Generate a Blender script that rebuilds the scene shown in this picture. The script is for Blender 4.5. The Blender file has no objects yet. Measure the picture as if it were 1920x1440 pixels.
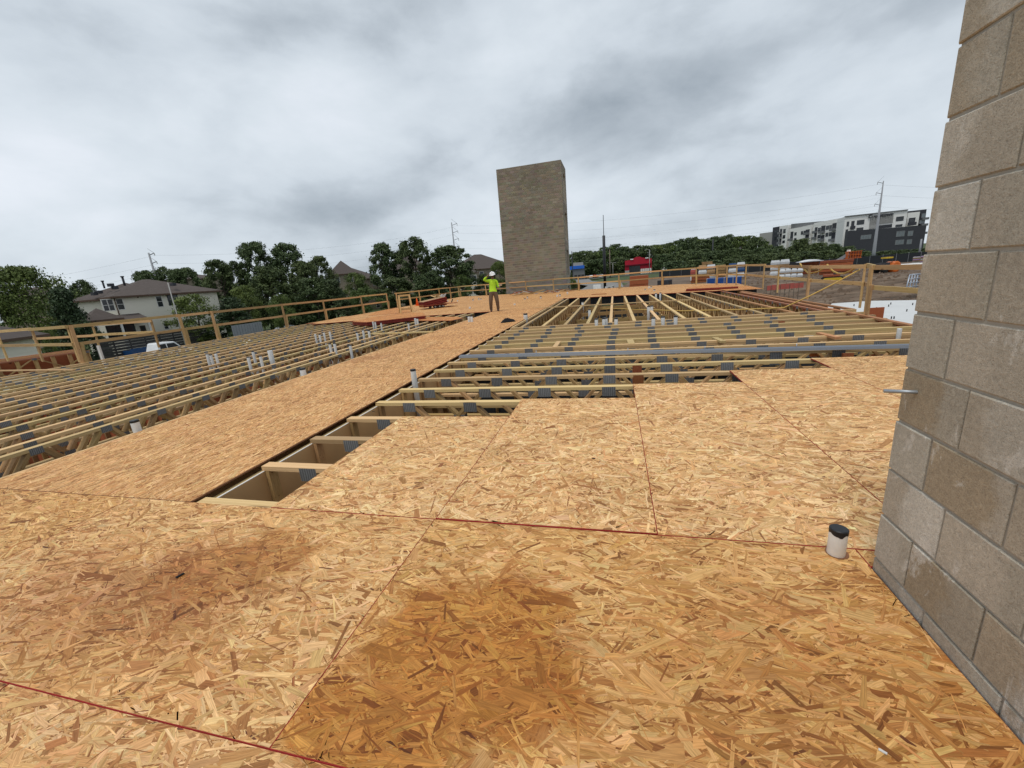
import bpy, math, random
import numpy as np
from mathutils import Vector, Matrix
from math import radians, sin, cos, pi, hypot, atan2, tan, degrees

random.seed(7)
rng = np.random.default_rng(11)
SC = bpy.context.scene
COL = SC.collection

# ------------------------------------------------------------------ camera
F_PX = 759.01            # focal length in pixels of a 1920 px wide frame
CAM_H = 1.34             # metres above the deck
PITCH, ROLL, YAW = 0.25295, -0.085392, -0.260776
_cy, _sy, _cp, _sp = cos(YAW), sin(YAW), cos(PITCH), sin(PITCH)
FWD = Vector((_sy * _cp, _cy * _cp, -_sp))
_r0 = Vector((_cy, -_sy, 0.0))
_u0 = _r0.cross(FWD)
RIGHT = _r0 * cos(ROLL) + _u0 * sin(ROLL)
UP = -_r0 * sin(ROLL) + _u0 * cos(ROLL)
cam_d = bpy.data.cameras.new('camera')
cam_d.sensor_fit = 'HORIZONTAL'
cam_d.sensor_width = 36.0
cam_d.lens = F_PX / 1920 * 36.0
cam_d.clip_start = 0.05
cam_d.clip_end = 6000
cam = bpy.data.objects.new('camera', cam_d)
M = Matrix((RIGHT, UP, -FWD)).transposed().to_4x4()
M.translation = (0, 0, CAM_H)
cam.matrix_world = M
COL.objects.link(cam)
SC.camera = cam

# ------------------------------------------------------------------ light
SC.view_settings.view_transform = 'Standard'
SC.view_settings.look = 'None'
SC.view_settings.exposure = 0.1
SC.view_settings.gamma = 1.0
SC.view_settings.use_curve_mapping = False
SKY_OFF = ((1.5, 7.3, 3.3), (7.7, 6.4, 8.8))
SUN_EL, SUN_ROT = radians(70), radians(200)

world = bpy.data.worlds.new('World')
SC.world = world
world.use_nodes = True


def build_world():
    nt = world.node_tree
    nt.nodes.clear()
    N, L = nt.nodes.new, nt.links.new
    out = N('ShaderNodeOutputWorld')
    sky = N('ShaderNodeTexSky')
    sky.sky_type = 'NISHITA'
    sky.sun_disc = False
    sky.sun_elevation = SUN_EL
    sky.sun_rotation = SUN_ROT
    bg1 = N('ShaderNodeBackground'); bg1.inputs['Strength'].default_value = 0.09
    L(sky.outputs[0], bg1.inputs[0])
    tc = N('ShaderNodeTexCoord')
    sep = N('ShaderNodeSeparateXYZ'); L(tc.outputs['Generated'], sep.inputs[0])

    def math_(op, a, b=None, clamp=False):
        n = N('ShaderNodeMath'); n.operation = op; n.use_clamp = clamp
        for k, v in enumerate((a, b)):
            if v is None: continue
            if isinstance(v, (int, float)): n.inputs[k].default_value = v
            else: L(v, n.inputs[k])
        return n.outputs[0]
    def noise(scale, detail, rough, dist, off, w=(1, 1, 1)):
        mp = N('ShaderNodeMapping'); mp.inputs['Location'].default_value = off
        mp.inputs['Scale'].default_value = w
        L(tc.outputs['Generated'], mp.inputs[0])
        n = N('ShaderNodeTexNoise'); n.inputs['Scale'].default_value = scale
        n.inputs['Detail'].default_value = detail; n.inputs['Roughness'].default_value = rough
        n.inputs['Distortion'].default_value = dist
        L(mp.outputs[0], n.inputs['Vector'])
        return n.outputs['Fac']
    big = noise(1.7, 2, 0.5, 0.2, SKY_OFF[0], (1, 1, 1.7))
    mid = noise(3.2, 9, 0.5, 0.2, SKY_OFF[1], (1, 1, 2.0))
    wis = noise(10.0, 9, 0.62, 0.2, (9.0, 2.0, 0), (1, 1, 1.8))
    s = math_('ADD', math_('MULTIPLY', big, 0.45), math_('MULTIPLY', mid, 0.52))
    s = math_('ADD', s, math_('MULTIPLY', wis, 0.10))
    s = math_('ADD', math_('MULTIPLY', math_('SUBTRACT', s, 0.535), 1.0), 0.566)
    rp = N('ShaderNodeValToRGB')
    e = rp.color_ramp.elements
    e[0].position, e[0].color = 0.38, (0.315, 0.365, 0.415, 1)
    e[1].position, e[1].color = 0.74, (0.80, 0.845, 0.91, 1)
    for p, c in ((0.475, (0.46, 0.515, 0.57, 1)), (0.55, (0.60, 0.662, 0.722, 1)), (0.63, (0.69, 0.752, 0.81, 1))):
        el = e.new(p); el.color = c
    L(s, rp.inputs[0])
    bg2 = N('ShaderNodeBackground'); bg2.inputs['Strength'].default_value = 1.0
    L(rp.outputs[0], bg2.inputs[0])
    mx = N('ShaderNodeMixShader'); mx.inputs[0].default_value = 0.93
    L(bg1.outputs[0], mx.inputs[1]); L(bg2.outputs[0], mx.inputs[2])
    L(mx.outputs[0], out.inputs[0])


build_world()
sun_d = bpy.data.lights.new('sun', 'SUN')
sun_d.energy = 1.5
sun_d.angle = radians(14)
sun_d.color = (1.0, 0.95, 0.87)
sun = bpy.data.objects.new('sun', sun_d)
# Nishita: rotation 0 puts the sun at +Y, growing clockwise seen from above
_sd = Vector((sin(SUN_ROT) * cos(SUN_EL), cos(SUN_ROT) * cos(SUN_EL), sin(SUN_EL)))
sun.rotation_euler = (-_sd).to_track_quat('-Z', 'Y').to_euler()
COL.objects.link(sun)


# ------------------------------------------------------------------ survey helpers (pixel of the 1920x1440 photo -> place)
def ray(x, y):
    return RIGHT * ((x - 960) / F_PX) - UP * ((y - 720) / F_PX) + FWD


def at(x, y, z=0.0):
    v = ray(x, y); t = (z - CAM_H) / v.z
    return Vector((v.x * t, v.y * t, z))


def at_dist(x, y, d):
    v = ray(x, y); t = d / hypot(v.x, v.y)
    return Vector((v.x * t, v.y * t, CAM_H + v.z * t))


def on_plane(x, y, o, n):
    v = ray(x, y); c = Vector((0, 0, CAM_H))
    t = (o - c).dot(n) / v.dot(n)
    return c + v * t


# ------------------------------------------------------------------ object helpers
def link(o, parent=None):
    COL.objects.link(o)
    if parent is not None:
        o.parent = parent
    return o


def tag(o, label=None, cat=None, group=None, kind=None):
    if label: o['label'] = label
    if cat: o['category'] = cat
    if group: o['group'] = group
    if kind: o['kind'] = kind
    return o


def thing(name, label, cat, loc=(0, 0, 0), group=None, rz=0.0):
    o = bpy.data.objects.new(name, None)
    o.empty_display_size = 0.2
    o.location = loc; o.rotation_euler = (0, 0, rz)
    link(o)
    return tag(o, label, cat, group)


class MB:
    def __init__(self):
        self.v, self.f, self.m, self.c = [], [], [], []
        self.smooth = []

    def add(self, vs, fs, m=0, c=None, smooth=False):
        b = len(self.v)
        self.v += [tuple(p) for p in vs]
        for f in fs:
            self.f.append(tuple(b + i for i in f)); self.m.append(m); self.c.append(c); self.smooth.append(smooth)

    def box(self, lo, hi, m=0, c=None, M4=None):
        x0, y0, z0 = lo; x1, y1, z1 = hi
        vs = [Vector(p) for p in ((x0, y0, z0), (x1, y0, z0), (x1, y1, z0), (x0, y1, z0), (x0, y0, z1), (x1, y0, z1), (x1, y1, z1), (x0, y1, z1))]
        if M4 is not None: vs = [M4 @ p for p in vs]
        self.add(vs, [(0, 3, 2, 1), (4, 5, 6, 7), (0, 1, 5, 4), (1, 2, 6, 5), (2, 3, 7, 6), (3, 0, 4, 7)], m, c)

    def beam(self, p0, p1, w, h, m=0, c=None, up=(0, 0, 1)):
        """rectangular bar from p0 to p1, w across, h along the up side"""
        M4, ln = frame(p0, p1, up)
        self.box((0, -w / 2, -h / 2), (ln, w / 2, h / 2), m, c, M4)

    def tube(self, pts, r, n=8, m=0, cap=True, c=None):
        pts = [Vector(p) for p in pts]
        rs = r if isinstance(r, (list, tuple)) else [r] * len(pts)
        b = len(self.v); k = len(pts)
        for i, p in enumerate(pts):
            t = (pts[min(i + 1, k - 1)] - pts[max(i - 1, 0)]).normalized()
            a = Vector((0, 0, 1)) if abs(t.z) < 0.9 else Vector((1, 0, 0))
            s = t.cross(a).normalized(); u = s.cross(t)
            for j in range(n):
                q = 2 * pi * j / n
                self.v.append(tuple(p + (s * cos(q) + u * sin(q)) * rs[i]))
        for i in range(k - 1):
            for j in range(n):
                j2 = (j + 1) % n
                self.f.append((b + i * n + j, b + i * n + j2, b + (i + 1) * n + j2, b + (i + 1) * n + j))
                self.m.append(m); self.c.append(c); self.smooth.append(True)
        if cap:
            self.f.append(tuple(b + j for j in range(n))[::-1]); self.m.append(m); self.c.append(c); self.smooth.append(False)
            self.f.append(tuple(b + (k - 1) * n + j for j in range(n))); self.m.append(m); self.c.append(c); self.smooth.append(False)

    def lathe(self, prof, n=16, m=0, o=(0, 0, 0), M4=None):
        b = len(self.v)
        for r, z in prof:
            for j in range(n):
                q = 2 * pi * j / n
                p = Vector((o[0] + r * cos(q), o[1] + r * sin(q), o[2] + z))
                self.v.append(tuple(M4 @ p if M4 is not None else p))
        for i in range(len(prof) - 1):
            for j in range(n):
                j2 = (j + 1) % n
                self.f.append((b + i * n + j, b + i * n + j2, b + (i + 1) * n + j2, b + (i + 1) * n + j))
                self.m.append(m); self.c.append(None); self.smooth.append(True)
        self.f.append(tuple(b + j for j in range(n))[::-1]); self.m.append(m); self.c.append(None); self.smooth.append(False)
        self.f.append(tuple(b + (len(prof) - 1) * n + j for j in range(n))); self.m.append(m); self.c.append(None); self.smooth.append(False)

    def prism(self, poly, z0, z1, m=0, M4=None, c=None):
        n = len(poly)
        vs = [Vector((x, y, z0)) for x, y in poly] + [Vector((x, y, z1)) for x, y in poly]
        if M4 is not None: vs = [M4 @ p for p in vs]
        self.add(vs, [tuple(range(n))[::-1], tuple(range(n, 2 * n))] + [(i, (i + 1) % n, n + (i + 1) % n, n + i) for i in range(n)], m, c)

    def mesh(self, name, mats):
        me = bpy.data.meshes.new(name)
        me.from_pydata(self.v, [], self.f)
        for mt in (mats if isinstance(mats, (list, tuple)) else [mats]):
            me.materials.append(mt)
        if self.f:
            me.polygons.foreach_set('material_index', self.m)
            me.polygons.foreach_set('use_smooth', self.smooth)
        if any(c is not None for c in self.c):
            at_ = me.attributes.new('Col', 'FLOAT_COLOR', 'FACE')
            a = np.ones((len(self.f), 4), np.float32)
            for i, c in enumerate(self.c):
                if c is not None: a[i, :3] = c
            at_.data.foreach_set('color', a.ravel())
        me.update()
        return me

    def build(self, name, mats, parent=None, loc=None):
        o = bpy.data.objects.new(name, self.mesh(name, mats))
        if loc is not None: o.location = loc
        return link(o, parent)


def frame(p0, p1, up=(0, 0, 1)):
    p0, p1 = Vector(p0), Vector(p1)
    x = p1 - p0; ln = x.length; x.normalize()
    u = Vector(up)
    y = u.cross(x)
    if y.length < 1e-5: y = Vector((0, 1, 0)).cross(x)
    y.normalize(); z = x.cross(y)
    R = Matrix((x, y, z)).transposed().to_4x4(); R.translation = p0
    return R, ln


_unit = {}


def unit_box(mat):
    if mat.name not in _unit:
        b = MB(); b.box((-.5, -.5, -.5), (.5, .5, .5))
        _unit[mat.name] = b.mesh('timber', mat)
    return _unit[mat.name]


def bar(name, p0, p1, w, h, mat, parent=None, up=(0, 0, 1)):
    """one straight piece as an object of its own that shares one box mesh"""
    R, ln = frame(p0, p1, up)
    o = bpy.data.objects.new(name, unit_box(mat))
    mid = (Vector(p0) + Vector(p1)) / 2
    R.translation = mid
    Mx = R @ Matrix.Diagonal((ln, w, h, 1))
    if parent is not None:
        link(o, parent)
        o.matrix_basis = parent_inv(parent) @ Mx
    else:
        link(o); o.matrix_basis = Mx
    return o


def parent_inv(p):
    m = Matrix.LocRotScale(p.location, p.rotation_euler, p.scale)
    q = p.parent
    while q is not None:
        m = Matrix.LocRotScale(q.location, q.rotation_euler, q.scale) @ m
        q = q.parent
    return m.inverted()


def place(o, parent):
    """parent an object built in world coordinates, keeping it where it stands"""
    link(o, parent) if o.name not in COL.objects else None
    o.parent = parent
    o.matrix_basis = parent_inv(parent) @ o.matrix_basis
    return o


# ------------------------------------------------------------------ materials
class NT:
    def __init__(self, name):
        self.mat = bpy.data.materials.new(name); self.mat.use_nodes = True
        self.t = self.mat.node_tree
        self.p = self.t.nodes['Principled BSDF']
        self.p.inputs['Specular IOR Level'].default_value = 0.3

    def n(self, ty, **kw):
        x = self.t.nodes.new(ty)
        for k, v in kw.items(): setattr(x, k, v)
        return x

    def l(self, a, b): self.t.links.new(a, b)

    def put(self, sock, v):
        if isinstance(v, bpy.types.NodeSocket): self.l(v, sock)
        else: sock.default_value = v

    def math(self, op, a, b=0.0, c=None, clamp=False):
        x = self.n('ShaderNodeMath', operation=op, use_clamp=clamp)
        self.put(x.inputs[0], a); self.put(x.inputs[1], b)
        if c is not None: self.put(x.inputs[2], c)
        return x.outputs[0]

    def coord(self, kind='Object'):
        return self.n('ShaderNodeTexCoord').outputs[kind]

    def pos(self): return self.n('ShaderNodeNewGeometry').outputs['Position']

    def mapping(self, v, loc=(0, 0, 0), rot=(0, 0, 0), scale=(1, 1, 1)):
        x = self.n('ShaderNodeMapping'); self.l(v, x.inputs[0])
        self.put(x.inputs['Location'], loc); self.put(x.inputs['Rotation'], rot); self.put(x.inputs['Scale'], scale)
        return x.outputs[0]

    def noise(self, v, scale=1.0, detail=4, rough=0.5, dist=0.0, out='Fac'):
        x = self.n('ShaderNodeTexNoise')
        if v is not None: self.l(v, x.inputs['Vector'])
        x.inputs['Scale'].default_value = scale; x.inputs['Detail'].default_value = detail
        x.inputs['Roughness'].default_value = rough; x.inputs['Distortion'].default_value = dist
        return x.outputs[out]

    def voro(self, v, scale=1.0, feature='F1', out='Color', rnd=1.0, dims='3D'):
        x = self.n('ShaderNodeTexVoronoi', feature=feature, voronoi_dimensions=dims)
        self.l(v, x.inputs['Vector']); x.inputs['Scale'].default_value = scale
        x.inputs['Randomness'].default_value = rnd
        return x.outputs[out]

    def ramp(self, f, stops, interp='LINEAR'):
        x = self.n('ShaderNodeValToRGB'); x.color_ramp.interpolation = interp
        e = x.color_ramp.elements
        for i, (p, c) in enumerate(stops):
            el = e[i] if i < 2 else e.new(p)
            el.position = p
            el.color = (*c, 1) if isinstance(c, tuple) else (c, c, c, 1)
        self.put(x.inputs[0], f)
        return x.outputs[0]

    def mix(self, f, a, b, blend='MIX'):
        x = self.n('ShaderNodeMix', data_type='RGBA', blend_type=blend)
        self.put(x.inputs[0], f)
        for k, v in ((6, a), (7, b)):
            if isinstance(v, tuple): v = (*v, 1) if len(v) == 3 else v
            self.put(x.inputs[k], v)
        return x.outputs[2]

    def rand(self): return self.n('ShaderNodeObjectInfo').outputs['Random']

    def bump(self, h, strength=0.3, dist=0.01):
        x = self.n('ShaderNodeBump'); x.inputs['Strength'].default_value = strength
        x.inputs['Distance'].default_value = dist
        self.l(h, x.inputs['Height']); self.l(x.outputs[0], self.p.inputs['Normal'])

    def col(self, c): self.put(self.p.inputs['Base Color'], (*c, 1) if isinstance(c, tuple) else c)
    def rough(self, r): self.put(self.p.inputs['Roughness'], r)
    def attr(self, name='Col'): return self.n('ShaderNodeAttribute', attribute_name=name).outputs['Color']


def plain(name, c, rough=0.6, metal=0.0, var=0.12, scale=8.0, spec=0.3, bump=0.0):
    t = NT(name)
    nz = t.noise(t.coord(), scale, 5, 0.6)
    t.col(t.mix(nz, tuple(x * (1 - var) for x in c), tuple(min(1, x * (1 + var)) for x in c)))
    t.rough(rough); t.p.inputs['Metallic'].default_value = metal
    t.p.inputs['Specular IOR Level'].default_value = spec
    if bump: t.bump(nz, bump, 0.01)
    return t.mat


def lumber(name, a, b, unit=True, var=0.25, knots=True):
    """grain runs along local X; unit: boxes scaled to length, else metres"""
    t = NT(name)
    co = t.coord()
    r = t.rand()
    off = t.n('ShaderNodeCombineXYZ')
    t.l(t.math('MULTIPLY', r, 37.0), off.inputs[0]); t.l(t.math('MULTIPLY', r, 91.0), off.inputs[1])
    sc = (5.0, 7.0, 5.0) if unit else (1.2, 60.0, 60.0)
    v = t.mapping(co, off.outputs[0], (0, 0, 0), sc)
    g = t.noise(v, 1.0, 6, 0.6, 0.6)
    g2 = t.noise(t.mapping(co, off.outputs[0], (0, 0, 0), (9, 2, 2) if unit else (1.5, 3, 3)), 1.0, 2)
    c = t.mix(t.ramp(g, [(0.32, 0.0), (0.68, 1.0)]), b, a)
    c = t.mix(t.math('MULTIPLY', g2, 0.55), c, tuple(x * 0.62 for x in b))
    if knots:
        kd = t.voro(t.mapping(co, off.outputs[0], (0, 0, 0), (9.0, 1.6, 1.2) if unit else (3.0, 9.0, 9.0)), 1.0, 'F1', 'Distance')
        c = t.mix(t.ramp(kd, [(0.07, 1.0), (0.16, 0.0)]), c, (b[0] * .35, b[1] * .28, b[2] * .25))
    hs = t.n('ShaderNodeHueSaturation')
    t.l(c, hs.inputs['Color'])
    t.l(t.math('MULTIPLY_ADD', r, var * 2.2, 1 - var * 1.15), hs.inputs['Value'])
    t.l(t.math('MULTIPLY_ADD', t.math('FRACT', t.math('MULTIPLY', r, 7.3)), 0.022, 0.489), hs.inputs['Hue'])
    t.col(hs.outputs[0]); t.rough(0.72)
    t.bump(g, 0.25, 0.003)
    return t.mat


def stain_group():
    """irregular damp marks and a browner patch on the foreground sheets, fixed to the floor"""
    g = bpy.data.node_groups.new('damp_and_brown_marks', 'ShaderNodeTree')
    g.interface.new_socket('Fac', in_out='OUTPUT', socket_type='NodeSocketFloat')
    g.interface.new_socket('Grey', in_out='OUTPUT', socket_type='NodeSocketFloat')
    N, L = g.nodes.new, g.links.new
    go = N('NodeGroupOutput')
    pos = N('ShaderNodeNewGeometry').outputs['Position']
    nz = N('ShaderNodeTexNoise'); nz.inputs['Scale'].default_value = 3.2; nz.inputs['Detail'].default_value = 6
    nz.inputs['Roughness'].default_value = 0.62
    L(pos, nz.inputs['Vector'])

    def blob(c, rx, ry, ang, hard, amp):
        mp = N('ShaderNodeMapping'); mp.vector_type = 'TEXTURE'
        mp.inputs['Location'].default_value = (c.x, c.y, 0); mp.inputs['Rotation'].default_value = (0, 0, ang)
        mp.inputs['Scale'].default_value = (rx, ry, 1e3)
        L(pos, mp.inputs[0])
        ln = N('ShaderNodeVectorMath'); ln.operation = 'LENGTH'; L(mp.outputs[0], ln.inputs[0])
        ad = N('ShaderNodeMath'); ad.operation = 'MULTIPLY_ADD'; L(nz.outputs['Fac'], ad.inputs[0])
        ad.inputs[1].default_value = 2.3; L(ln.outputs['Value'], ad.inputs[2])
        mr = N('ShaderNodeMapRange'); mr.interpolation_type = 'SMOOTHSTEP'
        mr.inputs['From Min'].default_value = 2.15 + hard; mr.inputs['From Max'].default_value = 2.15 - hard
        mr.inputs['To Max'].default_value = amp
        L(ad.outputs[0], mr.inputs[0])
        return mr.outputs[0]

    def mx(a, b):
        n = N('ShaderNodeMath'); n.operation = 'MAXIMUM'; L(a, n.inputs[0]); L(b, n.inputs[1]); return n.outputs[0]
    sx = N('ShaderNodeSeparateXYZ'); L(pos, sx.inputs[0])
    rt = N('ShaderNodeMath'); rt.operation = 'GREATER_THAN'; L(sx.outputs[0], rt.inputs[0]); rt.inputs[1].default_value = -1.0615
    b1 = blob(at(880, 1235), 0.44, 0.40, 0.1, 0.27, 0.9)
    b1b = blob(at(700, 1360), 0.35, 0.16, 0.0, 0.22, 0.9)
    m = N('ShaderNodeMath'); m.operation = 'MULTIPLY'; L(mx(b1, b1b), m.inputs[0]); L(rt.outputs[0], m.inputs[1])
    b2 = blob(at(430, 1065), 0.36, 0.26, 0.4, 0.25, 0.7)
    b3 = blob(at(230, 1200), 0.55, 0.20, 0.0, 0.4, 0.35)
    b4 = blob(at(1650, 1330), 0.8, 0.45, 0.0, 0.5, 0.42)  # browner tone of the floor near the foot of the block wall
    L(mx(mx(m.outputs[0], b2), mx(b3, b4)), go.inputs[0])
    g1 = blob(at(230, 1100), 0.8, 0.34, 0.1, 0.55, 0.8)
    g2 = blob(at(690, 672), 0.55, 0.35, 0.6, 0.25, 0.6)
    L(mx(g1, g2), go.inputs[1])
    return g


STAIN = None


def osb(name, strands, tint=(1, 1, 1), along=0.0, stains=False):
    global STAIN
    t = NT(name)
    if strands:
        c = t.mix(1.0, t.attr('Col'), tint, 'MULTIPLY')
        uv = t.n('ShaderNodeUVMap').outputs[0]
        g = t.noise(t.mapping(uv, scale=(14, 330, 1)), 1.0, 4, 0.65, 0.3)
        g2 = t.noise(t.mapping(uv, scale=(9, 120, 1)), 1.0, 3, 0.6, 0.2)
        c = t.mix(1.0, c, t.ramp(g, [(0.3, 0.66), (0.62, 1.12)]), 'MULTIPLY')
        c = t.mix(1.0, c, t.ramp(g2, [(0.34, (0.80, 0.75, 0.68)), (0.56, (1.03, 1.03, 1.03))]), 'MULTIPLY')
        h = g
    else:
        co = t.coord(); r = t.rand()
        off = t.n('ShaderNodeCombineXYZ')
        t.l(t.math('MULTIPLY', r, 31.0), off.inputs[0]); t.l(t.math('MULTIPLY', r, 57.0), off.inputs[1])
        base = t.mapping(co, off.outputs[0], (0, 0, along))
        wob = t.noise(base, 14.0, 2, 0.5, 0, 'Color')
        base = t.mix(0.012, base, wob)
        pal = [(0.0, (0.29, 0.135, 0.05)), (0.14, (0.42, 0.215, 0.076)), (0.38, (0.55, 0.31, 0.115)), (0.65, (0.66, 0.42, 0.18)), (1.0, (0.76, 0.525, 0.26))]
        c = None; h = None
        for k, (ang, thr) in enumerate(((0.1, -1), (0.55, 0.45), (-0.5, 0.45), (0.22, 0.5), (-0.2, 0.5), (1.2, 0.72), (0.02, 0.6))):
            vv = t.mapping(base, (k * 3.7, k * 1.9, k * 5.0), (0, 0, ang), (9.5, 58.0, 1.0))
            vc = t.voro(vv, 1.0, 'F1', 'Color', 1.0, '2D')
            sp = t.n('ShaderNodeSeparateColor'); t.l(vc, sp.inputs[0])
            cc = t.ramp(sp.outputs[1], pal)
            dk = t.math('LESS_THAN', sp.outputs[2], 0.035)
            cc = t.mix(dk, cc, (0.16, 0.075, 0.045))
            if c is None: c, h = cc, sp.outputs[0]
            else:
                f = t.math('GREATER_THAN', sp.outputs[0], thr)
                c = t.mix(f, c, cc)
                h = t.math('ADD', h, t.math('MULTIPLY', f, 0.3))
        g = t.noise(t.mapping(base, scale=(8, 120, 1)), 1.0, 4, 0.6, 0.4)
        c = t.mix(1.0, c, t.ramp(g, [(0.3, 0.74), (0.65, 1.1)]), 'MULTIPLY')
        c = t.mix(1.0, c, tint, 'MULTIPLY')
        big = t.noise(t.mapping(t.pos(), scale=(0.35, 0.9, 1)), 1.0, 4, 0.6)
        c = t.mix(1.0, c, t.ramp(big, [(0.35, (0.86, 0.80, 0.76)), (0.6, 1.0)]), 'MULTIPLY')
    scuff = t.noise(t.mapping(t.pos(), scale=(1.6, 2.4, 1)), 1.0, 7, 0.62, 0.6)
    c = t.mix(1.0, c, t.ramp(scuff, [(0.3, (0.84, 0.82, 0.80)), (0.5, (0.99, 0.98, 0.97)), (0.72, 1.05)]), 'MULTIPLY')
    rough = 0.75
    if stains:
        if STAIN is None: STAIN = stain_group()
        s = t.n('ShaderNodeGroup'); s.node_tree = STAIN
        wet_and_brown = t.mix(1.0, c, (0.68, 0.49, 0.22), 'MULTIPLY')
        c = t.mix(s.outputs[0], c, wet_and_brown)
        c = t.mix(s.outputs[1], c, t.mix(1.0, c, (0.72, 0.61, 0.58), 'MULTIPLY'))
        rough = t.math('MULTIPLY_ADD', s.outputs[0], -0.22, 0.72)
    t.col(c); t.rough(rough)
    t.p.inputs['Specular IOR Level'].default_value = 0.25
    t.bump(h, 0.25, 0.002)
    return t.mat


MAT = {}
MAT['strand'] = osb('osb_strands', True, stains=True)
MAT['osb_x'] = osb('osb_board_far', False, tint=(1.04, 0.92, 0.83), along=0.0)
MAT['osb_y'] = osb('osb_board_long', False, tint=(1.05, 0.90, 0.80), along=pi / 2, stains=True)
MAT['osb_new'] = osb('osb_board_red', False, tint=(1.0, 0.72, 0.52))
MAT['edge'] = plain('edge_seal_red', (0.36, 0.03, 0.025), 0.7, var=0.35, scale=20)
MAT['edge_dark'] = plain('board_edge_brown', (0.22, 0.10, 0.05), 0.8, var=0.4, scale=30)
MAT['timber'] = lumber('truss_pine', (0.77, 0.555, 0.285), (0.58, 0.38, 0.165))
MAT['web'] = lumber('web_pine', (0.55, 0.36, 0.165), (0.38, 0.225, 0.085))
MAT['redwood'] = lumber('red_timber', (0.36, 0.12, 0.045), (0.26, 0.07, 0.028))
MAT['peach'] = lumber('rim_timber', (0.55, 0.27, 0.13), (0.42, 0.18, 0.08))
MAT['rail'] = lumber('rail_pine', (0.68, 0.46, 0.22), (0.50, 0.31, 0.125))
MAT['stud'] = lumber('stud_pine', (0.50, 0.33, 0.15), (0.38, 0.22, 0.08))


def plate_mat():
    t = NT('galvanised_plate')
    w = t.n('ShaderNodeTexWave', wave_type='BANDS', bands_direction='X')
    w.inputs['Scale'].default_value = 2.2; w.inputs['Distortion'].default_value = 0.6
    t.l(t.coord(), w.inputs['Vector'])
    nz = t.noise(t.mapping(t.coord(), scale=(4, 14, 14)), 1.0, 4, 0.6)
    f = t.math('MULTIPLY_ADD', w.outputs['Fac'], 0.6, t.math('MULTIPLY', nz, 0.5))
    c = t.mix(f, (0.095, 0.097, 0.10), (0.33, 0.335, 0.34))
    c = t.mix(1.0, c, t.ramp(t.rand(), [(0.0, 0.75), (1.0, 1.1)]), 'MULTIPLY')
    t.col(c); t.p.inputs['Metallic'].default_value = 0.35; t.rough(0.48)
    t.bump(w.outputs['Fac'], 0.5, 0.006)
    return t.mat


MAT['plate'] = plate_mat()


def block_mat(name, attr=False, lum=1.0):
    t = NT(name)
    co = t.coord()
    p = t.pos()
    nz = t.noise(p, 70.0, 4, 0.75)
    sp = t.noise(p, 240.0, 2, 0.8)
    big = t.noise(p, 2.2, 5, 0.6)
    if attr:
        c = t.attr('Col')
    else:
        r = t.rand()
        c = t.ramp(r, [(0.0, (0.35, 0.305, 0.235)), (0.22, (0.47, 0.44, 0.375)), (0.45, (0.385, 0.335, 0.26)), (0.62, (0.54, 0.52, 0.465)), (0.8, (0.43, 0.38, 0.305)), (1.0, (0.57, 0.54, 0.475))])
        # each block weathered in two tones: one end browner or paler than the other
        lo = t.n('ShaderNodeSeparateXYZ'); t.l(co, lo.inputs[0])
        r2 = t.math('FRACT', t.math('MULTIPLY', r, 13.7)); r3 = t.math('FRACT', t.math('MULTIPLY', r, 29.3))
        wob = t.math('MULTIPLY', t.math('SUBTRACT', t.noise(p, 9.0, 5, 0.6), 0.5), 0.22)
        edge = t.math('ADD', t.math('SUBTRACT', lo.outputs[1], t.math('MULTIPLY', r2, 0.26)), wob)
        msk = t.ramp(t.math('MULTIPLY_ADD', edge, 9.0, 0.5), [(0.3, 0.0), (0.7, 1.0)])
        tone = t.ramp(r3, [(0.0, (0.34, 0.265, 0.17)), (0.3, (0.43, 0.385, 0.315)), (0.55, (0.36, 0.285, 0.19)), (0.8, (0.56, 0.52, 0.45)), (1.0, (0.40, 0.345, 0.27))])
        c = t.mix(t.math('MULTIPLY', msk, 0.75), c, tone)
        # pale mortar smears
        lm = t.ramp(t.noise(t.mapping(p, scale=(3, 3.4, 1.7)), 1.5, 8, 0.7, 0.4), [(0.575, 0.0), (0.62, 1.0)])
        c = t.mix(t.math('MULTIPLY', lm, 0.7), c, (0.66, 0.63, 0.57))
    c = t.mix(1.0, c, t.ramp(nz, [(0.3, 0.78), (0.7, 1.15)]), 'MULTIPLY')
    c = t.mix(1.0, c, t.ramp(sp, [(0.32, 0.68), (0.45, 1.0), (0.65, 1.12)]), 'MULTIPLY')
    c = t.mix(0.0 if attr else 1.0, c, t.ramp(big, [(0.3, 0.86 * lum), (0.7, 1.08 * lum)]), 'MULTIPLY')
    t.col(c); t.rough(0.92)
    if not attr:
        h = t.math('MULTIPLY_ADD', nz, 1.0, t.math('MULTIPLY', sp, 0.6))
        t.bump(h, 0.8, 0.005)
    return t.mat


MAT['block'] = block_mat('concrete_block')
MAT['block_far'] = block_mat('concrete_block_far', True)
MAT['mortar'] = plain('mortar', (0.35, 0.325, 0.28), 0.95, var=0.2, scale=60, bump=0.3)
MAT['mortar_pale'] = plain('mortar_pale', (0.34, 0.31, 0.25), 0.95, var=0.1, scale=2)
MAT['pvc'] = plain('white_pvc', (0.64, 0.64, 0.625), 0.35, var=0.05, spec=0.5)
MAT['pvc_near'] = plain('dusty_pvc', (0.72, 0.70, 0.66), 0.45, var=0.14, scale=25, spec=0.4)
MAT['black'] = plain('black_rubber', (0.016, 0.017, 0.02), 0.45, var=0.3, scale=20)
MAT['steel'] = plain('galvanised_steel', (0.40, 0.44, 0.50), 0.42, 0.5, var=0.15, scale=6)
MAT['rod'] = plain('grey_conduit', (0.36, 0.39, 0.42), 0.4, 0.6, var=0.2, scale=20)
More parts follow.
